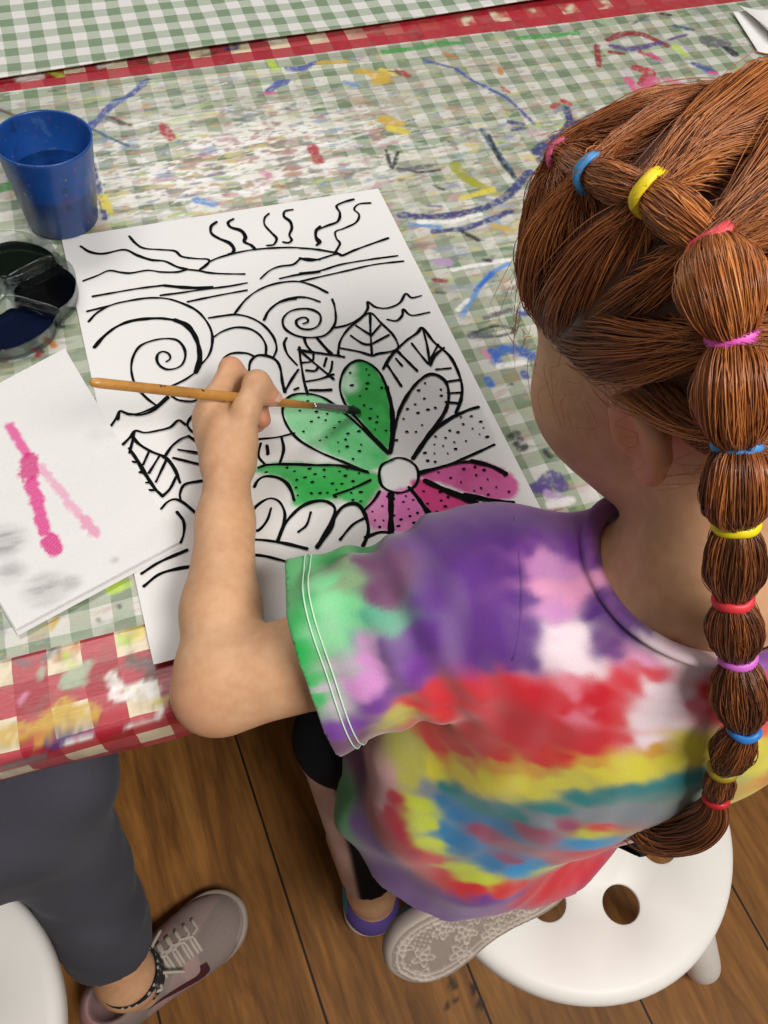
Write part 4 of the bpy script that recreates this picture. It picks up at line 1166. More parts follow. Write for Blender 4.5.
CUTS = [lambda P: (hem_z(P)-P[..., 2]).astype(np.float32),
        lambda P: np.minimum((P-SL_END)@unit(SL_DIR+np.array([0, .0, .10])), (P[..., 2]-.515)*3).astype(np.float32),
        lambda P: np.minimum((P-SR_END)@unit(EL_R-SH_R), (P[..., 0]-.372)*2).astype(np.float32),
        lambda P: (.060-np.linalg.norm((P-NECKC)-((P-NECKC)@NKA)[..., None]*NKA, axis=-1)+np.minimum(0, (P-NECKC)@NKA+.060)*3).astype(np.float32)]
DYE = None
def build_shirt():
    V, F = garment(SHIRT, CUTS, (-.02, -.02, .28), (.46, .34, .76), .0026, 3)
    C = dye(V)
    o = mesh_np('shirt', V, F, tinted('tie_dyed_cotton', .85, .25, 900, .2, .25), color=C)
    s = o.modifiers.new('thick', 'SOLIDIFY'); s.thickness = .0016; s.offset = -1
    adopt(o, GIRL)
    return o, V, F

def hit(fields, u, v, t0=.15, t1=1.3):
    """first point of a solid (a list of primitives) seen along the ray through photograph position (u, v)"""
    d = ray(u, v); t = np.arange(t0, t1, .0015)
    P = CAM+d*t[:, None]
    f = at_points(fields, P)
    k = np.argmax(f < 0)
    if f[k] >= 0: return None
    return P[k]
DYES = dict(green=(40, 165, 78), leaf=(120, 200, 140), moss=(128, 158, 116), plum=(104, 62, 96), aqua=(84, 160, 130), purple=(92, 46, 128), violet=(112, 52, 146), lilac=(206, 140, 198),
            ash=(176, 166, 176), red=(212, 28, 44), scarlet=(220, 40, 40), rose=(232, 120, 142), pink=(236, 160, 200), white=(244, 222, 230), yellow=(222, 212, 62), gold=(214, 160, 60), teal=(26, 128, 132), sea=(44, 118, 168),
            wine=(150, 62, 96), grey=(130, 140, 150), blue=(30, 146, 204), limeade=(196, 208, 64), maroon=(178, 34, 56), shell=(206, 158, 160), olive=(186, 184, 84))
SPOTS = '''green 288,570 300,600 294,620 308,655 322,700 318,560 292,590 315,680 | leaf 322,582 332,602 345,622 335,642 352,606 | moss 345,560 340,585 | plum 368,562 388,582 374,592 395,600 400,560 | aqua 368,614 394,620 350,640
purple 420,556 450,556 480,538 440,600 470,620 430,640 405,655 500,620 490,655 388,648 460,585 440,570 500,540 520,530 | lilac 365,660 370,680 352,690 360,640 | ash 340,668 336,704 330,690 | violet 345,728 372,705 400,690 415,670
red 430,705 450,722 470,695 500,692 520,720 540,745 440,690 480,715 420,700 | purple 490,575 520,600 500,640 525,655 510,570 530,630 | lilac 540,560 560,572 552,602 | pink 570,592 592,580 545,585 | white 575,632 580,668 572,650
purple 612,600 630,632 612,650 648,615 600,622 635,600 | violet 600,562 565,545 580,550 545,540 530,550 | lilac 660,590 680,612 640,572 612,548 625,585 655,600 | white 668,650 690,672 662,690 655,640 | pink 690,640 700,625 640,660
red 500,700 530,710 545,725 575,745 600,715 620,738 590,700 560,705 600,695 630,685 600,740 510,735 710,690 722,710 752,695 480,745 545,700 525,690 615,720 585,745 650,670 768,690 760,720 | rose 572,690 582,716 | white 648,742 655,718 665,705 | rose 690,704
scarlet 500,755 460,748 540,758 570,760 440,745 | yellow 433,772 467,774 517,782 558,781 600,772 484,778 524,788 580,780 628,768 672,757 697,745 640,764 | gold 467,764 500,768 540,770 590,763 655,750
teal 450,792 483,808 517,816 550,808 588,797 632,792 685,781 709,777 610,792 660,787 | sea 467,817 437,800 500,824 | wine 500,842 533,834 567,826 517,859 485,834 | grey 592,815 425,788 630,812 545,824 610,822 | blue 527,868 533,862 587,840
limeade 550,868 437,847 458,867 417,805 479,880 594,830 427,825 | sea 442,830 467,847 487,862 455,840 | red 567,863 602,826 542,884 467,888 425,859 508,890 560,880 580,855 440,872 | maroon 387,813 400,834 410,855 395,800 | shell 375,776 379,797 390,780 370,765
olive 410,742 417,763 396,718 408,780 | violet 375,847 396,878 425,900 467,906 360,830 440,905 500,900 | green 325,776 337,797 345,812 330,765 | plum 350,748 360,760 | yellow 755,768 745,752 765,760 | violet 752,645 765,650 | white 700,655'''
def dye(V):
    A, K = [], []
    for part in SPOTS.replace('\n', '|').split('|'):
        w = part.split(); 
        for s in w[1:]:
            u, v = map(float, s.split(','))
            p = hit(SHIRT, u, v)
            if p is None: continue
            A.append(p); K.append(lin(*DYES[w[0]])[:3])
    A, K = np.array(A), np.array(K)
    # the right side, turned away, carries the same colours as the left
    c = np.array([.236, .152, 0]); M_ = A-2*((A-c)@LAT)[:, None]*LAT
    k = (M_-c)@LAT > .080
    A, K = np.r_[A, M_[k]], np.r_[K, K[k]]
    W = V+np.stack([noise3(V, 150, 1), noise3(V, 150, 2), noise3(V, 150, 3)], 1)*.0030+np.stack([noise3(V, 420, 4), noise3(V, 420, 5), noise3(V, 420, 6)], 1)*.0014
    # the dye ran further across the cloth than down it
    ST = np.eye(3)-.38*np.outer(LAT, LAT)
    out = np.zeros((len(V), 3))
    for i in range(0, len(V), 4000):
        d = np.linalg.norm(W[i:i+4000, None]@ST-A[None]@ST, axis=-1)
        w = 1/(d+.0015)**5.0
        out[i:i+4000] = (w@K)/w.sum(1)[:, None]
    # the dye ran along the threads: faint lighter and darker streaks down the cloth
    Q = np.stack([(V@LAT)*150, V[:, 2]*14, (V@FRW)*60], 1)
    st = noise3(Q, 1.0, 12)*.6+noise3(Q*2.3, 1.0, 13)*.4
    up = np.clip(st, 0, 1)[:, None]*.09; dn = np.clip(-st, 0, 1)[:, None]*.16
    out = (out*(1-up)+np.array(lin(246, 226, 232)[:3])*up)*(1-dn)
    return out
shirt, SV, SF = build_shirt()
def stitch(name, off, plane_p, plane_n, centre, rad=.0005, lift=.0006):
    """two rows of pale thread around an opening, following the cloth"""
    s = (SV-plane_p)@plane_n
    rel = SV-plane_p; rad_ = np.linalg.norm(rel-(rel@plane_n)[:, None]*plane_n, axis=1); near = rad_ < .072
    m = near & (np.abs(s+off) < .0022)
    P = SV[m]; 
    q = unit(np.cross(plane_n, (0, 0, 1))); up = np.cross(q, plane_n)
    ctr = plane_p
    ang = np.arctan2((P-ctr)@up, (P-ctr)@q); r = np.linalg.norm((P-ctr)-((P-ctr)@plane_n)[:, None]*plane_n, axis=1)
    th = np.linspace(-math.pi, math.pi, 90, endpoint=False); R = []
    for a in th:
        d = np.abs((ang-a+math.pi) % (2*math.pi)-math.pi); w = np.exp(-(d/.06)**2)
        R.append((w*r).sum()/max(w.sum(), 1e-9))
    R = np.array(R)+lift
    C = ctr-plane_n*off+R[:, None]*(np.cos(th)[:, None]*q+np.sin(th)[:, None]*up)
    C = np.r_[C, C[:1]]
    V, F = sweep(C, rad, 5, caps=False)
    return mesh_np(name, V, F, plain('pale_thread', (196, 226, 200), .8), parent=shirt)
_sn = unit(SL_DIR+np.array([0, 0, .10]))
for off in (.0130, .0165): stitch('sleeve_stitching', off, SL_END, _sn, SL_END)
# ribbed band of the neckline
_q = unit(np.cross(NKA, (1, 0, 0))); _w = np.cross(_q, NKA)
th = np.linspace(0, 2*math.pi, 120, endpoint=False); ss = np.linspace(.0, -.11, 300)
ring = NECKC+.0610*(np.cos(th)[:, None]*_q+np.sin(th)[:, None]*_w)
inside = at_points(SHIRT, ring[:, None]+ss[None, :, None]*NKA) < 0
h_ = np.where(inside.any(1), ss[inside.argmax(1)], -.06)
for _ in range(8): h_ = .5*h_+.25*(np.roll(h_, 1)+np.roll(h_, -1))
P = ring+(h_-.001)[:, None]*NKA; P = np.r_[P, P[:2]]
V, F = sweep(P, .0062, 10, squash=.55, caps=False)
cb = mesh_np('neckband', V, F, shirt.data.materials[0], parent=shirt, color=dye(V))
# seam where the sleeve is set in
V1_ = [hit(SHIRT, u, v) for u, v in [(515, 519), (518, 550), (521, 590), (519, 630), (513, 660)]]
V1_ = catmull([p-ray(515, 620)*.0002 for p in V1_ if p is not None], 8)
V_, F_ = sweep(V1_, .0011, 6)
mesh_np('armhole_seam', V_, F_, shirt.data.materials[0], parent=shirt, color=dye(V_)*.8)

# ---------------------------------------------------------------- leggings
def build_leggings():
    pr = [cone(HIP_L, HIP_R, .078, .078, .02), cone(HIP_L, KN_L, .062, .0425, .02), cone(KN_L, AN_L, .0405, .0270, .01), cone(HIP_R, KN_R, .062, .0425, .02), cone(KN_R, AN_R, .041, .029, .01)]
    tl = lambda P, a, b, t: ((P-(a+(b-a)*t))@unit(b-a)).astype(np.float32)
    cuts = [lambda P: (P[..., 2]-.425).astype(np.float32),
            lambda P: np.minimum(tl(P, KN_L, AN_L, .90), .17-P[..., 2]).astype(np.float32),
            lambda P: np.minimum(np.minimum(tl(P, KN_R, AN_R, .97), .10-P[..., 1]), .40-P[..., 2]).astype(np.float32)]
    V, F = garment(pr, cuts, (.0, -.01, .08), (.44, .32, .47), .0032, 3)
    C = np.tile(np.array(lin(20, 20, 24)), (len(V), 1))
    # a pale stripe of bare-coloured mesh down the outside of the shin
    ax = unit(AN_L-KN_L); t = np.clip((V-KN_L)@ax/np.linalg.norm(AN_L-KN_L), 0, 1.2)
    c = KN_L+ax*(t*np.linalg.norm(AN_L-KN_L))[:, None]
    side = (V-c)@unit(np.array([-1, .1, 0]))
    near = (np.linalg.norm(V-c, axis=1) < .046) & (V[:, 2] < .34)
    m = sstep(.012, .018, side)*near
    C[:, :3] = C[:, :3]*(1-m[:, None])+np.array(lin(206, 170, 158)[:3])*m[:, None]
    o = mesh_np('leggings', V, F, tinted('black_jersey', .85, .2, 600, .2), color=C)
    s = o.modifiers.new('thick', 'SOLIDIFY'); s.thickness = .0014; s.offset = -1
    adopt(o, GIRL)
build_leggings()

# ---------------------------------------------------------------- shoes
FOOT = [(0, .0), (.012, .07), (.05, .125), (.11, .155), (.22, .165), (.36, .155), (.50, .165), (.64, .195), (.76, .205), (.86, .188), (.93, .145), (.975, .085), (1.0, .0)]
def foot_outline(L, grow=0, n=64):
    T = np.array(FOOT)
    P = [(x*L, w*L) for x, w in FOOT]+[(x*L, -w*L*.92) for x, w in FOOT[-2:0:-1]]
    P = catmull(np.array(P), 5, True); c = np.array([.5*L, 0])
    d = P-c; r = np.linalg.norm(d, axis=1)[:, None]
    return c+d*(1+grow/np.maximum(r, 1e-6))
def shoe_prims(L):
    k = L/.2
    S3 = lambda *a: tuple(x*k for x in a)
    up = [ell(S3(.034, 0, .036), S3(.036, .0315, .040), None, .0), cone(S3(.030, 0, .05), S3(.044, 0, .056), .0285*k, .0295*k, .015), ell(S3(.085, 0, .030), S3(.062, .0345, .033), None, .02),
          ell(S3(.142, 0, .022), S3(.056, .0395, .028), None, .02), cone(S3(.070, 0, .054), S3(.115, 0, .040), .017*k, .017*k, .02)]
    return up
def build_shoe(parent, heel, toe, up, L, cols, name='shoe', swoosh=False, laces=True, tread=False, socket=True):
    heel, toe = np.array(heel), np.array(toe)
    fx = unit(toe-heel); up = unit(np.array(up)-fx*(np.array(up)@fx)); fy = np.cross(up, fx)
    R = np.stack([fx, fy, up], 1); O = heel
    W = lambda V: O+np.asarray(V, float)@R.T
    k = L/.2
    prims = shoe_prims(L)
    hole = ell((.038*k, 0, .090*k), (.029*k, .0225*k, .038*k), None, .006)
    pr = prims+[(hole[0], hole[1], hole[2], -.006)]
    V, F = grid_field(pr, (-.02*k, -.06*k, -.01*k), (.22*k, .06*k, .11*k), .0020*k), None
    Fd, lo, rs = V
    zz = lo[2]+rs*np.arange(Fd.shape[2]); Fd = np.maximum(Fd, (.013*k-zz)[None, None, :])
    V, F = nets(Fd, lo, rs); V = relax(V, F, 2)
    x, y, z = V[:, 0]/k, V[:, 1]/k, V[:, 2]/k
    C = np.tile(np.array(lin(*cols['upper'])), (len(V), 1))
    def blend(m, c): C[:, :3] = C[:, :3]*(1-m[:, None])+np.array(lin(*c)[:3])*m[:, None]
    blend(noise3(V, 60/k, 3)*.5+.5 > .62 if cols.get('mottle') else np.zeros(len(V)), cols.get('mottle', (0, 0, 0)))
    blend(sstep(.170, .174, x)*(z < .034), cols['cap']); blend(sstep(.022, .020, z)*1., cols['cap'])
    blend(sstep(.020, .016, x)*1., cols['heel']); blend(((x > .055) & (x < .085) & (np.abs(y) > .02) & (z < .05))*.8, cols['panel'])
    blend(((x > .105) & (x < .128) & (np.abs(y) > .018))*.7, cols['panel'])
    inside = at_points([hole], V/1.) < .0015
    blend(inside*1., cols['lining'])
    m_up = tinted('shoe_fabric', .8, .35, 500)
    sh = mesh_np(name, W(V), F, m_up, color=C); adopt(sh, parent)
    base = sh
    # sole
    rings = [foot_outline(L, -.004*k), foot_outline(L, 0), foot_outline(L, .0015*k), foot_outline(L, .001*k), foot_outline(L, -.002*k), foot_outline(L, -.008*k)]
    zs = [.0, .0035, .010, .018, .0225, .0225]
    n = len(rings[0]); V = []
    for r, z in zip(rings, zs):
        rise = (.010*np.clip((r[:, 0]/L-.72)/.28, 0, 1)**2+.003*np.clip((.12-r[:, 0]/L)/.12, 0, 1)**2)*k*(1 if not tread else .5)
        V.append(np.c_[r, z*k+rise])
    V = np.concatenate(V); F = []
    for i in range(len(zs)-1): F += [(i*n+j, i*n+(j+1) % n, (i+1)*n+(j+1) % n, (i+1)*n+j) for j in range(n)]
    F.append(tuple(range(n))[::-1]); F.append(tuple((len(zs)-1)*n+j for j in range(n)))
    so = mesh_np('sole', W(V), F, plain('sole_rubber', cols['sole'], .7, .06, 60, .2)); adopt2(so, sh)
    if tread:
        # raised lace-like floral tread on the underside
        nx, ny = 200, 90
        X, Y = np.meshgrid(np.linspace(.0, L, nx), np.linspace(-.044*k, .044*k, ny), indexing='ij')
        o_ = foot_outline(L, -.004*k); ins = in_poly(X.ravel(), Y.ravel(), o_).reshape(X.shape)
        h = np.zeros_like(X)
        r_ = np.random.default_rng(3); cs = [(.025, .0), (.055, -.012), (.062, .016), (.095, -.014), (.1, .014), (.132, -.018), (.136, .018), (.165, .0), (.178, .022), (.176, -.022), (.078, .002), (.118, .0)]
        for cx_, cy_ in cs:
            dx, dy = X/k-cx_, Y/k-cy_; r = np.hypot(dx, dy); a = np.arctan2(dy, dx)
            h += np.exp(-((r-.0085-.003*np.cos(5*a))/.0012)**2)+np.exp(-((r-.0035)/.001)**2)
        h += .6*(np.sin(X*900/k)*np.sin(Y*900/k) > .35)*(noise2(X, Y, 60, 4) > .45)
        d_, _ = seg_dist(X.ravel(), Y.ravel(), np.r_[o_, o_[:1]]); d_ = d_.reshape(X.shape)
        h += np.exp(-((d_-.004)/.0011)**2)*ins+.9*np.exp(-((d_-.0085)/.0009)**2)*ins
        h = np.clip(h, 0, 1)*sstep(0, .003, d_)
        rise = (.010*np.clip((X/L-.72)/.28, 0, 1)**2+.003*np.clip((.12-X/L)/.12, 0, 1)**2)*k*.5
        V = np.stack([X, Y, rise-.0004-.0016*h], -1).reshape(-1, 3)
        i = (np.arange(nx-1)[:, None]*ny+np.arange(ny-1)).ravel(); F = np.stack([i, i+1, i+ny+1, i+ny], 1)
        F = F[ins.ravel()[F].all(1)]
        used = np.unique(F); mp = np.full(len(V), -1); mp[used] = np.arange(len(used))
        al = h.ravel()[used][:, None]; Ct = np.array(lin(142, 128, 118)[:3])*(1-al)+np.array(lin(186, 174, 162)[:3])*al
        t = mesh_np('tread', W(V[used]), mp[F], tinted('tread_rubber', .75, .1, 300), color=Ct); adopt2(t, sh)
    if laces:
        m_l = plain('lace_cotton', cols['lace'], .85)
        def top(x, y):
            zs_ = np.linspace(.10*k, .01*k, 120); P = np.stack([np.full(120, x*k), np.full(120, y*k), zs_], 1)
            f = at_points(pr, P); q = np.argmax(f < 0); return P[q]+np.array([0, 0, .0012*k])
        for i, x in enumerate((.080, .091, .102, .113, .124, .134)):
            for s in (1, -1):
                P = [top(x-.006*s*0+(.010 if y > 0 else -.002)*s, y) for y in np.linspace(-.018, .018, 9)]
                adopt2(mesh_np('lace', *sweep(W(np.array(P)), (.0021)*k, 7, squash=.6), m_l), sh)
        for s in (1, -1):                                                # the bow
            P0 = top(.078, 0)
            P = [P0+np.array(q)*k for q in ((0, 0, .001), (-.006, .010*s, .006), (-.002, .022*s, .008), (.006, .026*s, .004), (.006, .016*s, .003), (0, .002*s, .002))]
            adopt2(mesh_np('lace', *sweep(W(catmull(np.array(P), 5)), .0019*k, 7), m_l), sh)
            P = [P0+np.array(q)*k for q in ((0, 0, .001), (.010, .010*s, .004), (.022, .018*s, .001), (.034, .026*s, -.008))]
            adopt2(mesh_np('lace', *sweep(W(catmull(np.array(P), 5)), .0018*k, 7), m_l), sh)
        # tongue
        P = np.array([(.066, 0, .066), (.060, 0, .074), (.055, 0, .081)])*k
        adopt2(mesh_np('tongue', *sweep(W(P), [.014*k, .014*k, .010*k], 14, squash=.35), plain('tongue_fabric', cols['upper'], .85)), sh)
    if swoosh:
        # curved tick on the outer side
        a = np.array([(.134, .044), (.132, .034), (.120, .0295), (.104, .0345), (.084, .043), (.060, .056)]); b = np.array([(.060, .056), (.084, .0490), (.104, .0440), (.116, .0405), (.123, .0420), (.126, .0470)])
        A, B = catmull(a, 6), catmull(b, 6)[::-1]
        def side(p):
            ys = np.linspace(-.06*k, 0, 160); P = np.stack([np.full(160, p[0]*k), ys, np.full(160, p[1]*k)], 1)
            f = at_points(pr, P); q = np.argmax(f < 0); return P[q]+np.array([0, -.0007*k, .0004*k])
        m_ = min(len(A), len(B)); rows = []
        for i in range(m_):
            for t in np.linspace(0, 1, 4): rows.append(side(A[i]*(1-t)+B[i]*t))
        i = (np.arange(m_-1)[:, None]*4+np.arange(3)).ravel()
        adopt2(mesh_np('tick_mark', W(np.array(rows)), np.stack([i, i+4, i+5, i+1], 1), plain('maroon_vinyl', (66, 26, 36), .4)), sh)
    return sh
def adopt2(o, parent):
    o.parent = parent
    o.matrix_parent_inverse = (Matrix.Translation(parent.parent.location) @ parent.matrix_parent_inverse).inverted() if parent.parent else Matrix()
    return o
GIRL_SHOE = dict(upper=(96, 78, 150), mottle=(70, 150, 160), cap=(206, 204, 204), heel=(88, 70, 140), panel=(72, 152, 158), lining=(60, 130, 128), sole=(208, 204, 198), lace=(206, 200, 210))
build_shoe(GIRL, (AN_L[0]-.008, AN_L[1]-.036, .001), (AN_L[0]+.046, AN_L[1]+.145, .001), (0, 0, 1), .190, GIRL_SHOE)
GIRL_SHOE2 = dict(GIRL_SHOE, upper=(92, 82, 148), sole=(172, 160, 148))
so_toe, so_heel = at(404, 968, .318), at(570, 872, .350)
build_shoe(GIRL, so_heel+unit(so_toe-so_heel)*0, so_heel+unit(so_toe-so_heel)*.2, (.02, .62, -.58), float(np.linalg.norm(so_toe-so_heel))+.012, GIRL_SHOE2, laces=False, tread=True)

# ---------------------------------------------------------------- hair
SCALP_C, SCALP_R = (-.006, 0, .010), np.array([.0945, .0765, .0870])
def scalp(D, lift):
    """point above the skull in direction D (unit rows in the frame forward, left, up)"""
    q = D*(SCALP_R*(1+np.asarray(lift)[..., None]))
    return hd(*SCALP_C)+q@HM
def to_dir(P):
    q = ((np.asarray(P)-hd(*SCALP_C))@HM.T)/SCALP_R
    return q/np.linalg.norm(q, axis=-1, keepdims=True)
def head_hit(u, v, grow):
    d = ray(u, v); o = ((CAM-hd(*SCALP_C))@HM.T)/(SCALP_R*(1+grow)); k = (d@HM.T)/(SCALP_R*(1+grow))
    a, b, c = k@k, o@k, o@o-1
    disc = b*b-a*c
    t = (-b-math.sqrt(max(disc, 0)))/a
    return CAM+d*t
m_hair = None
def hair_material():
    N = Nodes('auburn_hair', .34, .5)
    a = N.attr('tint'); N.base(a.outputs['Color'])
    N.b.inputs['Sheen Weight'].default_value = .05
    return N.m
m_hair = hair_material()
TONES = np.array([lin(90, 48, 22)[:3], lin(148, 83, 39)[:3], lin(184, 111, 54)[:3], lin(216, 144, 80)[:3]])
def hair_tone(x):
    x = np.clip(x, 0, 2.999); i = x.astype(int); f = (x-i)[:, None]
    return TONES[i]*(1-f)+TONES[i+1]*f
def strands(P, rad, tone, name, parent):
    """P: (n, m, 3) hair paths as thin three-sided tubes"""
    n, m, _ = P.shape
    T = np.gradient(P, axis=1); T /= np.linalg.norm(T, axis=2, keepdims=True)+1e-9
    ref = rng.normal(size=(n, 1, 3)); A = np.cross(T, ref); A /= np.linalg.norm(A, axis=2, keepdims=True)+1e-9
    B = np.cross(T, A)
    t = np.linspace(0, 1, m); prof = np.minimum(1, .35+t*4)*np.minimum(1, (1-t)*6+.25)
    R = (np.broadcast_to(np.asarray(rad, float).reshape(-1, 1), (n, 1))*prof)[..., None, None]
    th = np.arange(3)*2*math.pi/3
    V = P[:, :, None]+R*(np.cos(th)[:, None]*A[:, :, None]+np.sin(th)[:, None]*B[:, :, None])
    V = V.reshape(-1, 3)
    base = (np.arange(n)[:, None, None]*m+np.arange(m-1)[None, :, None])*3
    j = np.arange(3)[None, None]; jn = (j+1) % 3
    F = np.stack([base+j, base+jn, base+3+jn, base+3+j], -1).reshape(-1, 4)
    C = np.repeat(hair_tone(np.asarray(tone)), m*3, axis=0)
    o = mesh_np(name, V, F, m_hair, color=C); adopt(o, parent)
    return o
# the row of little elastic bands that gathers the side hair into one long bubbled tail
BANDS = [(562, 155, 'pink', (226, 90, 150), .0050), (592, 174, 'blue', (60, 140, 200), .0058), (651, 193, 'yellow', (232, 206, 30), .0064), (714, 243, 'coral', (226, 72, 84), .0070), (734, 337, 'bright pink', (228, 88, 190), .0068),
         (738, 442, 'sky blue', (60, 140, 206), .0070), (736, 523, 'yellow', (232, 212, 20), .0066), (733, 599, 'red', (214, 52, 60), .0058), (738, 658, 'violet', (206, 100, 200), .0058), (744, 730, 'blue', (40, 120, 200), .0052), (722, 770, 'olive', (150, 130, 30), .0048), (716, 798, 'red', (190, 30, 40), .0044)]
GROW = [.05, .07, .11, .17, .24]
BODY = core_prims()+SHIRT
BP = []
for i, (u, v, *_r) in enumerate(BANDS):
    if i < 5: BP.append(head_hit(u, v, GROW[i]))
    else:
        h = hit(BODY, u, v); d = ray(u, v)
        back = [.040, .034, .030, .028, .028, .032, .032][i-5]
        p = h-d*back if h is not None else CAM+d*np.linalg.norm(BP[-1]-CAM)*1.05
        BP.append(p)
BP = np.array(BP)
# smooth the distance of the hanging bands from the viewer so that the tail hangs evenly
dist = np.linalg.norm(BP-CAM, axis=1)
dd = dist.copy()
for _ in range(3):
    dd[5:-1] = .5*dd[5:-1]+.25*(dd[4:-2]+dd[6:])
for i in range(5, len(BP)): BP[i] = CAM+ray(*BANDS[i][:2])*min(dd[i], dist[i]+.006)
def hair_cap():
    # close dark layer on the skull under the strands
    n, m = 260, 180
    th = np.linspace(-math.pi, math.pi, n); ph = np.linspace(-1.2, math.pi/2, m)
    T, Ph = np.meshgrid(th, ph, indexing='ij')
    D = np.stack([np.cos(Ph)*np.cos(T), np.cos(Ph)*np.sin(T), np.sin(Ph)], -1)
    ok = hairy(D.reshape(-1, 3), .035).reshape(n, m)
    V = scalp(D.reshape(-1, 3), np.full(n*m, .012)).reshape(-1, 3)
    i = (np.arange(n-1)[:, None]*m+np.arange(m-1)).ravel()
    F = np.stack([i, i+m, i+m+1, i+1], 1); F = F[ok.ravel()[F].all(1)]
    used = np.unique(F); mp = np.full(len(V), -1); mp[used] = np.arange(len(used))
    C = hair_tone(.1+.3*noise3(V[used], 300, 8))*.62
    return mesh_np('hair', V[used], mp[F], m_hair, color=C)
def hairy(D, margin=0.):
    f, l, u = D[:, 0], D[:, 1], D[:, 2]
    front = u-(-.08+(f-.12)*.46)
    side = u+.10
    nape = u+.74
    lim = np.where(f > .12, front, np.where(f > -.12, side, np.where(f > -.45, u-.02+(-.12-f)*2.3, nape)))
    return lim > margin
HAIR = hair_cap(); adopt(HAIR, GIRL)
def side_hair(n=19000, m=13):
    D = rng.normal(size=(n*3, 3)); D /= np.linalg.norm(D, axis=1)[:, None]
    D = D[hairy(D)][:n]; n = len(D)
    root = scalp(D, np.full(n, .012))
    B = BP[:6]; BD = to_dir(B)
    br = np.linalg.norm(((B-hd(*SCALP_C))@HM.T)/SCALP_R, axis=1)-1
    ang = np.arccos(np.clip(D@BD.T, -1, 1))
    w = np.array([1.25, 1.15, 1.0, .95, .95, 1.02])
    k = np.argmin(ang*w+np.stack([noise3(root, 70, 90+q_) for q_ in range(6)], 1)*.05+rng.normal(size=ang.shape)*.012, axis=1)
    lock = noise3(root, 130, 41)
    t = np.linspace(0, 1, m)[None, :, None]
    a = ang[np.arange(n), k]; sa = np.sin(a)+1e-6
    S = (np.sin((1-t[..., 0])*a[:, None])/sa[:, None])[..., None]*D[:, None]+(np.sin(t[..., 0]*a[:, None])/sa[:, None])[..., None]*BD[k][:, None]
    S /= np.linalg.norm(S, axis=2, keepdims=True)
    tt = t[..., 0]
    bulge = ((.028+.05*rng.random(n)**1.5)*(1-.5*sstep(.2, .8, D[:, 2]))+.05*np.maximum(0, lock))*np.minimum(1, a/.5)
    front = sstep(.1, .6, D[:, 0])*sstep(.5, -.1, D[:, 2]); bulge += .07*front
    lift = .012+(br[k]-.012)[:, None]*tt**1.6+bulge[:, None]*np.sin(np.pi*tt)**.8*(1-.35*tt)
    P = scalp(S.reshape(-1, 3), lift.reshape(-1)).reshape(n, m, 3)
    # waviness of neighbouring hairs together, and a little of their own
    W = np.stack([noise3(P, 95, 51), noise3(P, 95, 52), noise3(P, 95, 53)], -1)*.0016
    ph = rng.random((n, 1))*6.28
    own = rng.normal(size=(n, 1, 3))*.0011*np.sin(np.pi*tt*1.5+ph)[..., None]
    env = (np.sin(np.pi*np.clip(tt, 0, 1))**.5)[..., None]
    P = P+(W+own)*env
    spread = rng.normal(size=(n, 3))*.0030
    P = P+spread[:, None]*(tt**3)[..., None]
    tone = 1.35+.65*lock+rng.normal(size=n)*.38+.3*noise3(root, 420, 43)
    return strands(P, rng.uniform(.00018, .00031, n), tone, 'side_hair', GIRL)
adopt3 = None
def bubble(i, a, b, R, n, squash=1.0, start=None, end=None, sag=(0, 0, 0), m=15, r0=.006, r1=.006, tone0=1.3, core=True):
    """one swelling of the tail between two bands: a core and the hairs over it"""
    a, b = np.array(a), np.array(b); mid = (a+b)/2+np.array(sag)
    t = np.linspace(0, 1, m); ax = catmull(np.array([a, mid, b]), 8)
    L = np.r_[0, np.cumsum(np.linalg.norm(np.diff(ax, axis=0), axis=1))]; L /= L[-1]
    ax = np.stack([np.interp(t, L, ax[:, j]) for j in range(3)], 1)
    T = np.gradient(ax, axis=0); T /= np.linalg.norm(T, axis=1)[:, None]
    v = unit(CAM-mid); X = np.cross(T, v); X /= np.linalg.norm(X, axis=1)[:, None]; Y = np.cross(X, T)
    prof = (r0*(1-t)+r1*t)+(R-(r0+r1)/2)*np.sin(np.pi*t**.86)**.85
    ph = rng.random(n)*2*math.pi; rho = 1-.42*rng.random(n)**2.2
    tw = rng.normal(size=n)*.25
    A = ph[:, None]+tw[:, None]*(t-.5)[None]
    lump = 1+.07*np.sin(3*ph+i)[:, None]*np.sin(np.pi*t)[None]+.05*rng.normal(size=(n, 1))*np.sin(np.pi*t)[None]
    r = prof[None]*rho[:, None]*lump
    P = ax[None]+(r*np.cos(A))[..., None]*X[None]+(r*np.sin(A)*squash)[..., None]*Y[None]
    if core:
        cv, cf = sweep(ax, prof*.80, 18, squash=squash)
    P = P+rng.normal(size=(n, 1, 3))*.0006*np.sin(np.pi*t*2+rng.random((n, 1))*6)[..., None]
    tone = tone0+.55*np.sin(ph*5+i*1.7)+rng.normal(size=n)*.4
    o = strands(P, rng.uniform(.00018, .00031, n), tone, 'tail_bubble', GIRL)
    if core:
        c = mesh_np('tail_core', cv, cf, m_hair, color=np.tile(TONES[0]*.8, (len(cv), 1))); adopt2(c, o)
    return o
side_hair()
px = lambda i, w: w/2*np.linalg.norm(BP[i]-CAM)/F_PX
SEG = [(0, 1, 17), (1, 2, 32), (2, 3, 40), (3, 4, 74), (4, 5, 78), (5, 6, 66), (6, 7, 54), (7, 8, 48), (8, 9, 50), (9, 10, 36), (10, 11, 26)]
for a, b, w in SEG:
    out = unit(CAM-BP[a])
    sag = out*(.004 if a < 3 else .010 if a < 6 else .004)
    bubble(a, BP[a], BP[b], px(a, w), 600 if a < 2 else 1300, .8, sag=sag, r0=BANDS[a][4]*.85, r1=BANDS[b][4]*.85, tone0=(1.7 if a < 4 else 1.4 if a < 5 else .95 if a < 6 else .4))
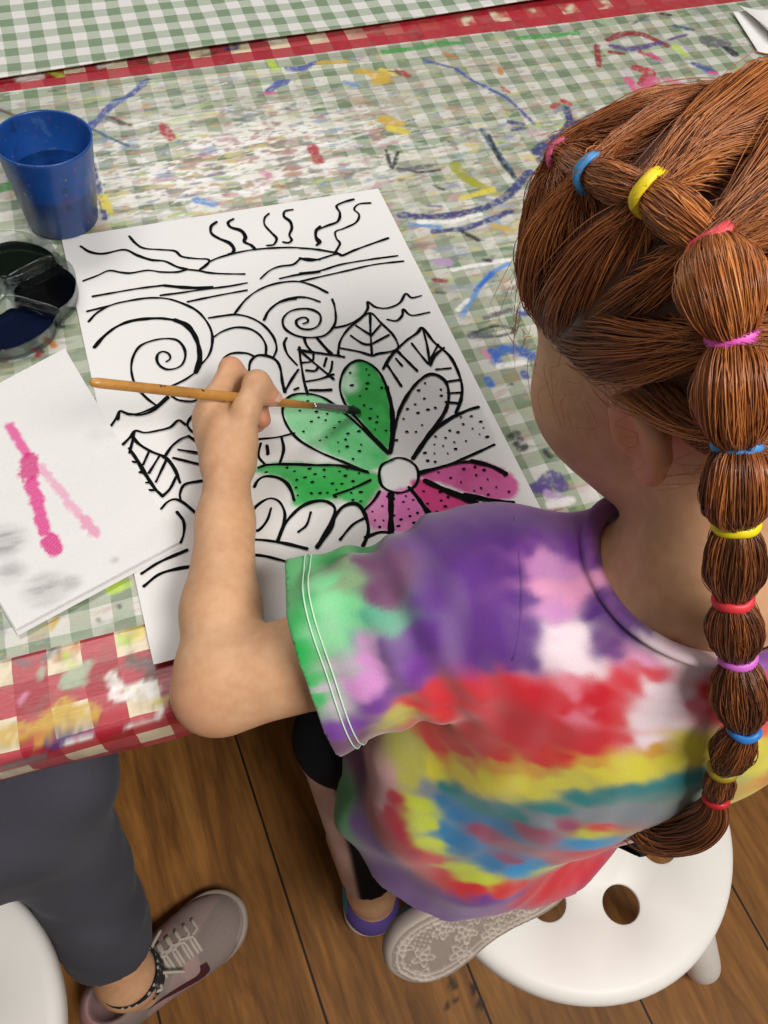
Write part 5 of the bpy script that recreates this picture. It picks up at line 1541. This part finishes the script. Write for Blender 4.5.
# the loose end of the tail
e0 = BP[-1]; zs = np.linspace(e0[2], .335, 6)
tip = np.array([e0]+[CAM+ray(u, v)*(np.linalg.norm(e0-CAM)+k) for (u, v), k in zip([(709, 818), (692, 832), (668, 838), (648, 834), (634, 822)], (.02, .04, .055, .065, .07))])
ax = catmull(tip, 6); n, m = 420, len(ax)
t = np.linspace(0, 1, m); prof = .0052+.0085*np.sin(np.pi*np.clip(t*1.05, 0, 1)**.8)*(1-.2*t); prof *= np.where(t > .8, 1-.4*(t-.8)/.2, 1)
T = np.gradient(ax, axis=0); T /= np.linalg.norm(T, axis=1)[:, None]; X = np.cross(T, unit(CAM-e0)); X /= np.linalg.norm(X, axis=1)[:, None]; Y = np.cross(X, T)
ph = rng.random(n)*6.283; rho = np.sqrt(rng.random(n))
P = ax[None]+(prof*rho[:, None]*np.cos(ph)[:, None])[..., None]*X+(prof*rho[:, None]*np.sin(ph)[:, None]*.6)[..., None]*Y
P = P+(rng.normal(size=(n, 1, 3))*.004)*(t**2)[None, :, None]
strands(P, rng.uniform(.0003, .0005, n), .5+rng.normal(size=n)*.5, 'tail_end', GIRL)
# elastic bands
for i, (u, v, cname, rgb, r) in enumerate(BANDS):
    j0, j1 = max(i-1, 0), min(i+1, len(BP)-1)
    d = unit(BP[j1]-BP[j0]) if i < len(BP)-1 else unit(tip[1]-BP[i-1])
    q = unit(np.cross(d, CAM-BP[i])); w = np.cross(q, d)
    V, F = lathe([(r+.0016+.0019*math.cos(a), .0028*math.sin(a)) for a in np.linspace(0, 2*math.pi, 12, endpoint=False)], 32, True)
    V[:, 2] += .0006*np.sin(np.arctan2(V[:, 1], V[:, 0])*3+i)
    V = V*np.array([1, .85, 1])
    Wd = BP[i]+V[:, :1]*q+V[:, 1:2]*w+V[:, 2:3]*d
    o = mesh_np('hair_elastic', Wd, F, plain('elastic_'+cname.replace(' ', '_'), rgb, .5, .05, 200)); adopt(o, GIRL)
    o['label'] = cname+' hair elastic'
# fine stray hairs round the face, ear and nape
def strays(n, dirs, m=12):
    D = np.array(dirs)[rng.integers(0, len(dirs), n)]+rng.normal(size=(n, 3))*.10; D /= np.linalg.norm(D, axis=1)[:, None]
    t = np.linspace(0, 1, m)[None]
    root = scalp(D, np.full(n, .02))
    nrm = (D/SCALP_R)@HM; nrm /= np.linalg.norm(nrm, axis=1)[:, None]
    down = np.array([0, 0, -1.])+.4*HF; down = down-nrm*(nrm@down)[:, None]; down /= np.linalg.norm(down, axis=1)[:, None]
    side = np.cross(nrm, down)
    L = rng.uniform(.010, .032, n)[:, None]
    c = rng.normal(size=(n, 1))*.7; o = rng.uniform(.05, .55, (n, 1))
    P = root[:, None]+(L*t)[..., None]*down[:, None]+(L*c*t**2)[..., None]*side[:, None]+(L*(o*t-.35*o*t**2)+.002)[..., None]*nrm[:, None]
    P += (np.sin(t*7+rng.random((n, 1))*6)*.0018)[..., None]*side[:, None]
    return P
edge = [(.62, .70, .18), (.75, .6, .25), (.5, .8, -.05), (.35, .9, -.12), (.85, .4, .35), (.1, .95, -.12), (-.2, .9, -.25), (-.45, .8, -.55), (-.6, .6, -.68), (-.4, .8, -.4), (-.75, .3, -.7)]
P = strays(110, edge)
strands(P, rng.uniform(.00010, .00018, len(P)), 2.5+rng.normal(size=len(P))*.5, 'stray_hair', GIRL)

# ================================================================ the neighbour on the other stool
def build_neighbour():
    kid = empty('person', (-.34, .10, 0), 'seated person in dark grey joggers with a beige trainer on the floor, lower left', 'person')
    hipR, hipL = np.array([-.312, .186, .390]), np.array([-.425, .160, .390])
    knR, anR = np.array([-.166, .246, .425]), np.array([-.174, .1240, .098])
    knL, anL = np.array([-.390, .275, .425]), np.array([-.385, .220, .100])
    chest, neck, head = np.array([-.360, .130, .62]), np.array([-.340, .135, .735]), np.array([-.340, .190, .850])
    shR, shL = np.array([-.235, .120, .680]), np.array([-.445, .120, .680])
    elR, elL = np.array([-.245, .215, .600]), np.array([-.470, .215, .600])
    haR, haL = np.array([-.320, .350, .592]), np.array([-.420, .350, .592])
    P = [ell(head, (.075, .092, .105), None, .01), ell(head+(0, .035, -.055), (.048, .05, .05), None, .03), cone(head+(0, .09, -.01), head+(0, .104, -.035), .007, .011, .01),
         ell(head+(.076, -.005, -.02), (.008, .018, .028), None, .006), ell(head+(-.076, -.005, -.02), (.008, .018, .028), None, .006), cone(head+(0, -.03, -.06), neck, .044, .046, .02),
         cone(neck, chest, .05, .085, .03), cone(chest, np.array([-.37, .15, .42]), .095, .080, .05), cone(neck+(0, 0, -.03), shR, .04, .038, .03), cone(neck+(0, 0, -.03), shL, .04, .038, .03)]
    for sh, el_, ha in ((shR, elR, haR), (shL, elL, haL)):
        P += [cone(sh, el_, .036, .028, .02), cone(el_, ha, .027, .017, .02)]
        d = unit(ha-el_); sx = unit(np.cross(d, (0, 0, 1))); s = 1 if sh is shR else -1
        for i, o in enumerate((-.020, -.007, .006, .019)):
            b = ha+d*.045+sx*o
            L = (.032, .044, .046, .040)[i] if s > 0 else (.040, .046, .044, .032)[i]
            P += [cone(ha, b, .013, .009, .01), cone(b, b+d*L*.55+(0, 0, -.002), .0082, .0072, .003), cone(b+d*L*.55+(0, 0, -.002), b+d*L+(0, 0, -.010), .0072, .006, .003)]
        tb = ha+d*.014-s*sx*-.02*-1
        P += [cone(ha, tb, .012, .010, .01), cone(tb, tb+d*.026-s*sx*.018, .009, .0072, .005)]
    for h, k, a in ((hipR, knR, anR), (hipL, knL, anL)):
        P += [cone(h, k, .052, .042, .02), cone(k, a, .041, .0265, .01), cone(a, a+np.array([.002, -.006, -.05]), .0275, .026, .02)]
    V, F = solid(P, (-.56, -.02, .03), (-.08, .46, .98), .004, 2)
    b = mesh_np('body', V, F, skin_m, color=np.zeros((len(V), 4))); adopt(b, kid)
    # joggers
    pr = [cone(hipL, hipR, .080, .066, .03), cone(hipR, knR, .062, .054, .03), cone(knR, anR+(0, 0, .01), .052, .0385, .05), cone(hipL, knL, .066, .056, .03), cone(knL, anL+(0, 0, .01), .054, .043, .015)]
    def fold(P):
        t = np.clip((knR[2]-P[..., 2])/(knR[2]-anR[2]), 0, 1)
        return (noise3(P, 55, 21)*.0026+.0018*np.sin(P[..., 2]*130+3*np.sin(P[..., 0]*40))*t).astype(np.float32)
    pr2 = [((lambda P, f=f: f(P)-fold(P)), lo, hi, k) for f, lo, hi, k in pr]
    tl = lambda P, a, b_, t: ((P-(a+(b_-a)*t))@unit(b_-a)).astype(np.float32)
    V, F = garment(pr2, [lambda P: np.minimum(P[..., 2]-.455, -.245-P[..., 0]).astype(np.float32), lambda P: np.minimum(np.minimum(tl(P, knR, anR, .775), .20-P[..., 2]), P[..., 0]+.28).astype(np.float32), lambda P: np.minimum(np.minimum(tl(P, knL, anL, .90), .20-P[..., 2]), -.28-P[..., 0]).astype(np.float32)],
                   (-.53, -.01, .08), (-.08, .37, .50), .0034, 3)
    C = np.tile(np.array(lin(66, 66, 74)), (len(V), 1)); k = noise3(V, 70, 31)*.5+.5
    C[:, :3] *= (.85+.3*k)[:, None]
    o = mesh_np('joggers', V, F, tinted('grey_fleece', .95, .4, 700, .1, .05), color=C); adopt(o, kid)
    sd = o.modifiers.new('thick', 'SOLIDIFY'); sd.thickness = .002; sd.offset = -1
    # navy jumper
    jp = [cone(neck+(0, 0, -.02), chest, .060, .104, .03), cone(chest, np.array([-.375, .15, .44]), .108, .098, .05), cone(neck+(0, 0, -.03), shR, .05, .05, .03), cone(neck+(0, 0, -.03), shL, .05, .05, .03)]
    for sh, el_, ha in ((shR, elR, haR), (shL, elL, haL)): jp += [cone(sh, el_, .048, .038, .02), cone(el_, ha, .037, .026, .02)]
    cuts = [lambda P: (.385-P[..., 2]).astype(np.float32), lambda P: ((P-neck)@unit((0, .2, 1))-.0).astype(np.float32)]
    cuts += [lambda P, a=el_, b_=ha: np.minimum(tl(P, a, b_, .86), .13-np.linalg.norm(P-b_, axis=-1)).astype(np.float32) for el_, ha in ((elR, haR), (elL, haL))]
    V, F = garment(jp, cuts, (-.56, -.06, .36), (-.14, .46, .78), .004, 3)
    o = mesh_np('jumper', V, F, plain('navy_knit', (30, 34, 56), .95, .1, 200, .3)); adopt(o, kid)
    sd = o.modifiers.new('thick', 'SOLIDIFY'); sd.thickness = .0024; sd.offset = -1
    # hair: short and brown, all strands combed from the crown
    c = head+np.array([0, -.008, .012]); R = np.array([.084, .100, .112])
    n, m = 3000, 9
    D = rng.normal(size=(n, 3)); D /= np.linalg.norm(D, axis=1)[:, None]; D = D[(D[:, 2] > -.45+.9*np.maximum(D[:, 1], 0))]
    n = len(D); t = np.linspace(0, 1, m)[None, :, None]
    E = D+np.array([0, 0, -.55])*1.0; E /= np.linalg.norm(E, axis=1)[:, None]
    S_ = D[:, None]*(1-t)+E[:, None]*t; S_ /= np.linalg.norm(S_, axis=2, keepdims=True)
    Pp = c+S_*R*(1+.03*np.sin(np.pi*t))*(1+.02*rng.random((n, 1, 1)))
    strands(Pp, np.full(n, .0011), .3+rng.normal(size=n)*.3, 'hair', kid)
    for s in (1, -1):
        V, F = lathe([(0, -.0115)]+[(.0115*math.cos(a), .0115*math.sin(a)) for a in np.linspace(-1.4, 1.4, 10)]+[(0, .0115)], 16)
        N = Nodes('eye', .1); N.base(N.ramp(N.noise(20, N.coord()), [(0, lin(226, 222, 216)), (1, lin(240, 238, 234))]))
        adopt(mesh_np('eye', V+head+np.array([s*.031, .078, .002]), F, N.m), kid)
    # trainers and socks
    TR_ = dict(upper=(128, 114, 108), mottle=(142, 122, 118), cap=(146, 132, 126), heel=(160, 120, 118), panel=(160, 130, 127), lining=(120, 96, 96), sole=(156, 142, 130), lace=(176, 164, 152))
    hR, tR = np.array([-.2230, .1020, .001]), np.array([-.0505, .1685, .001])
    hR = tR+unit(hR-tR)*.192
    build_shoe(kid, hR, tR, (0, 0, 1), .192, TR_, swoosh=True)
    build_shoe(kid, anL+np.array([0, -.045, -.099]), anL+np.array([0, .16, -.099]), (0, 0, 1), .205, TR_)
    for a, f in ((anR, unit(tR-hR)), (anL, np.array([0, 1., 0]))):
        base = np.array([a[0], a[1], 0])+f*.004
        rr = [(.062, .0300), (.080, .0298), (.098, .0300), (.112, .0310), (.116, .0316), (.1165, .0296)]
        pth = np.array([base+np.array([0, 0, z]) for z, r in rr])
        N = Nodes('dotted_sock', .9)
        sep = N.n('ShaderNodeSeparateXYZ'); N.l(N.coord(), sep.inputs[0])
        vor = N.n('ShaderNodeTexVoronoi'); vor.inputs['Scale'].default_value = 150; vor.inputs['Randomness'].default_value = .25; N.l(N.coord('Object', (1, 1, .7)), vor.inputs['Vector'])
        N.base(N.mix(N.math('LESS_THAN', vor.outputs['Distance'], .27), lin(18, 18, 20), lin(150, 150, 150)))
        V, F = sweep(pth, [r for _, r in rr], 32, caps=False)
        adopt(mesh_np('sock', V, F, N.m), kid)
build_neighbour()
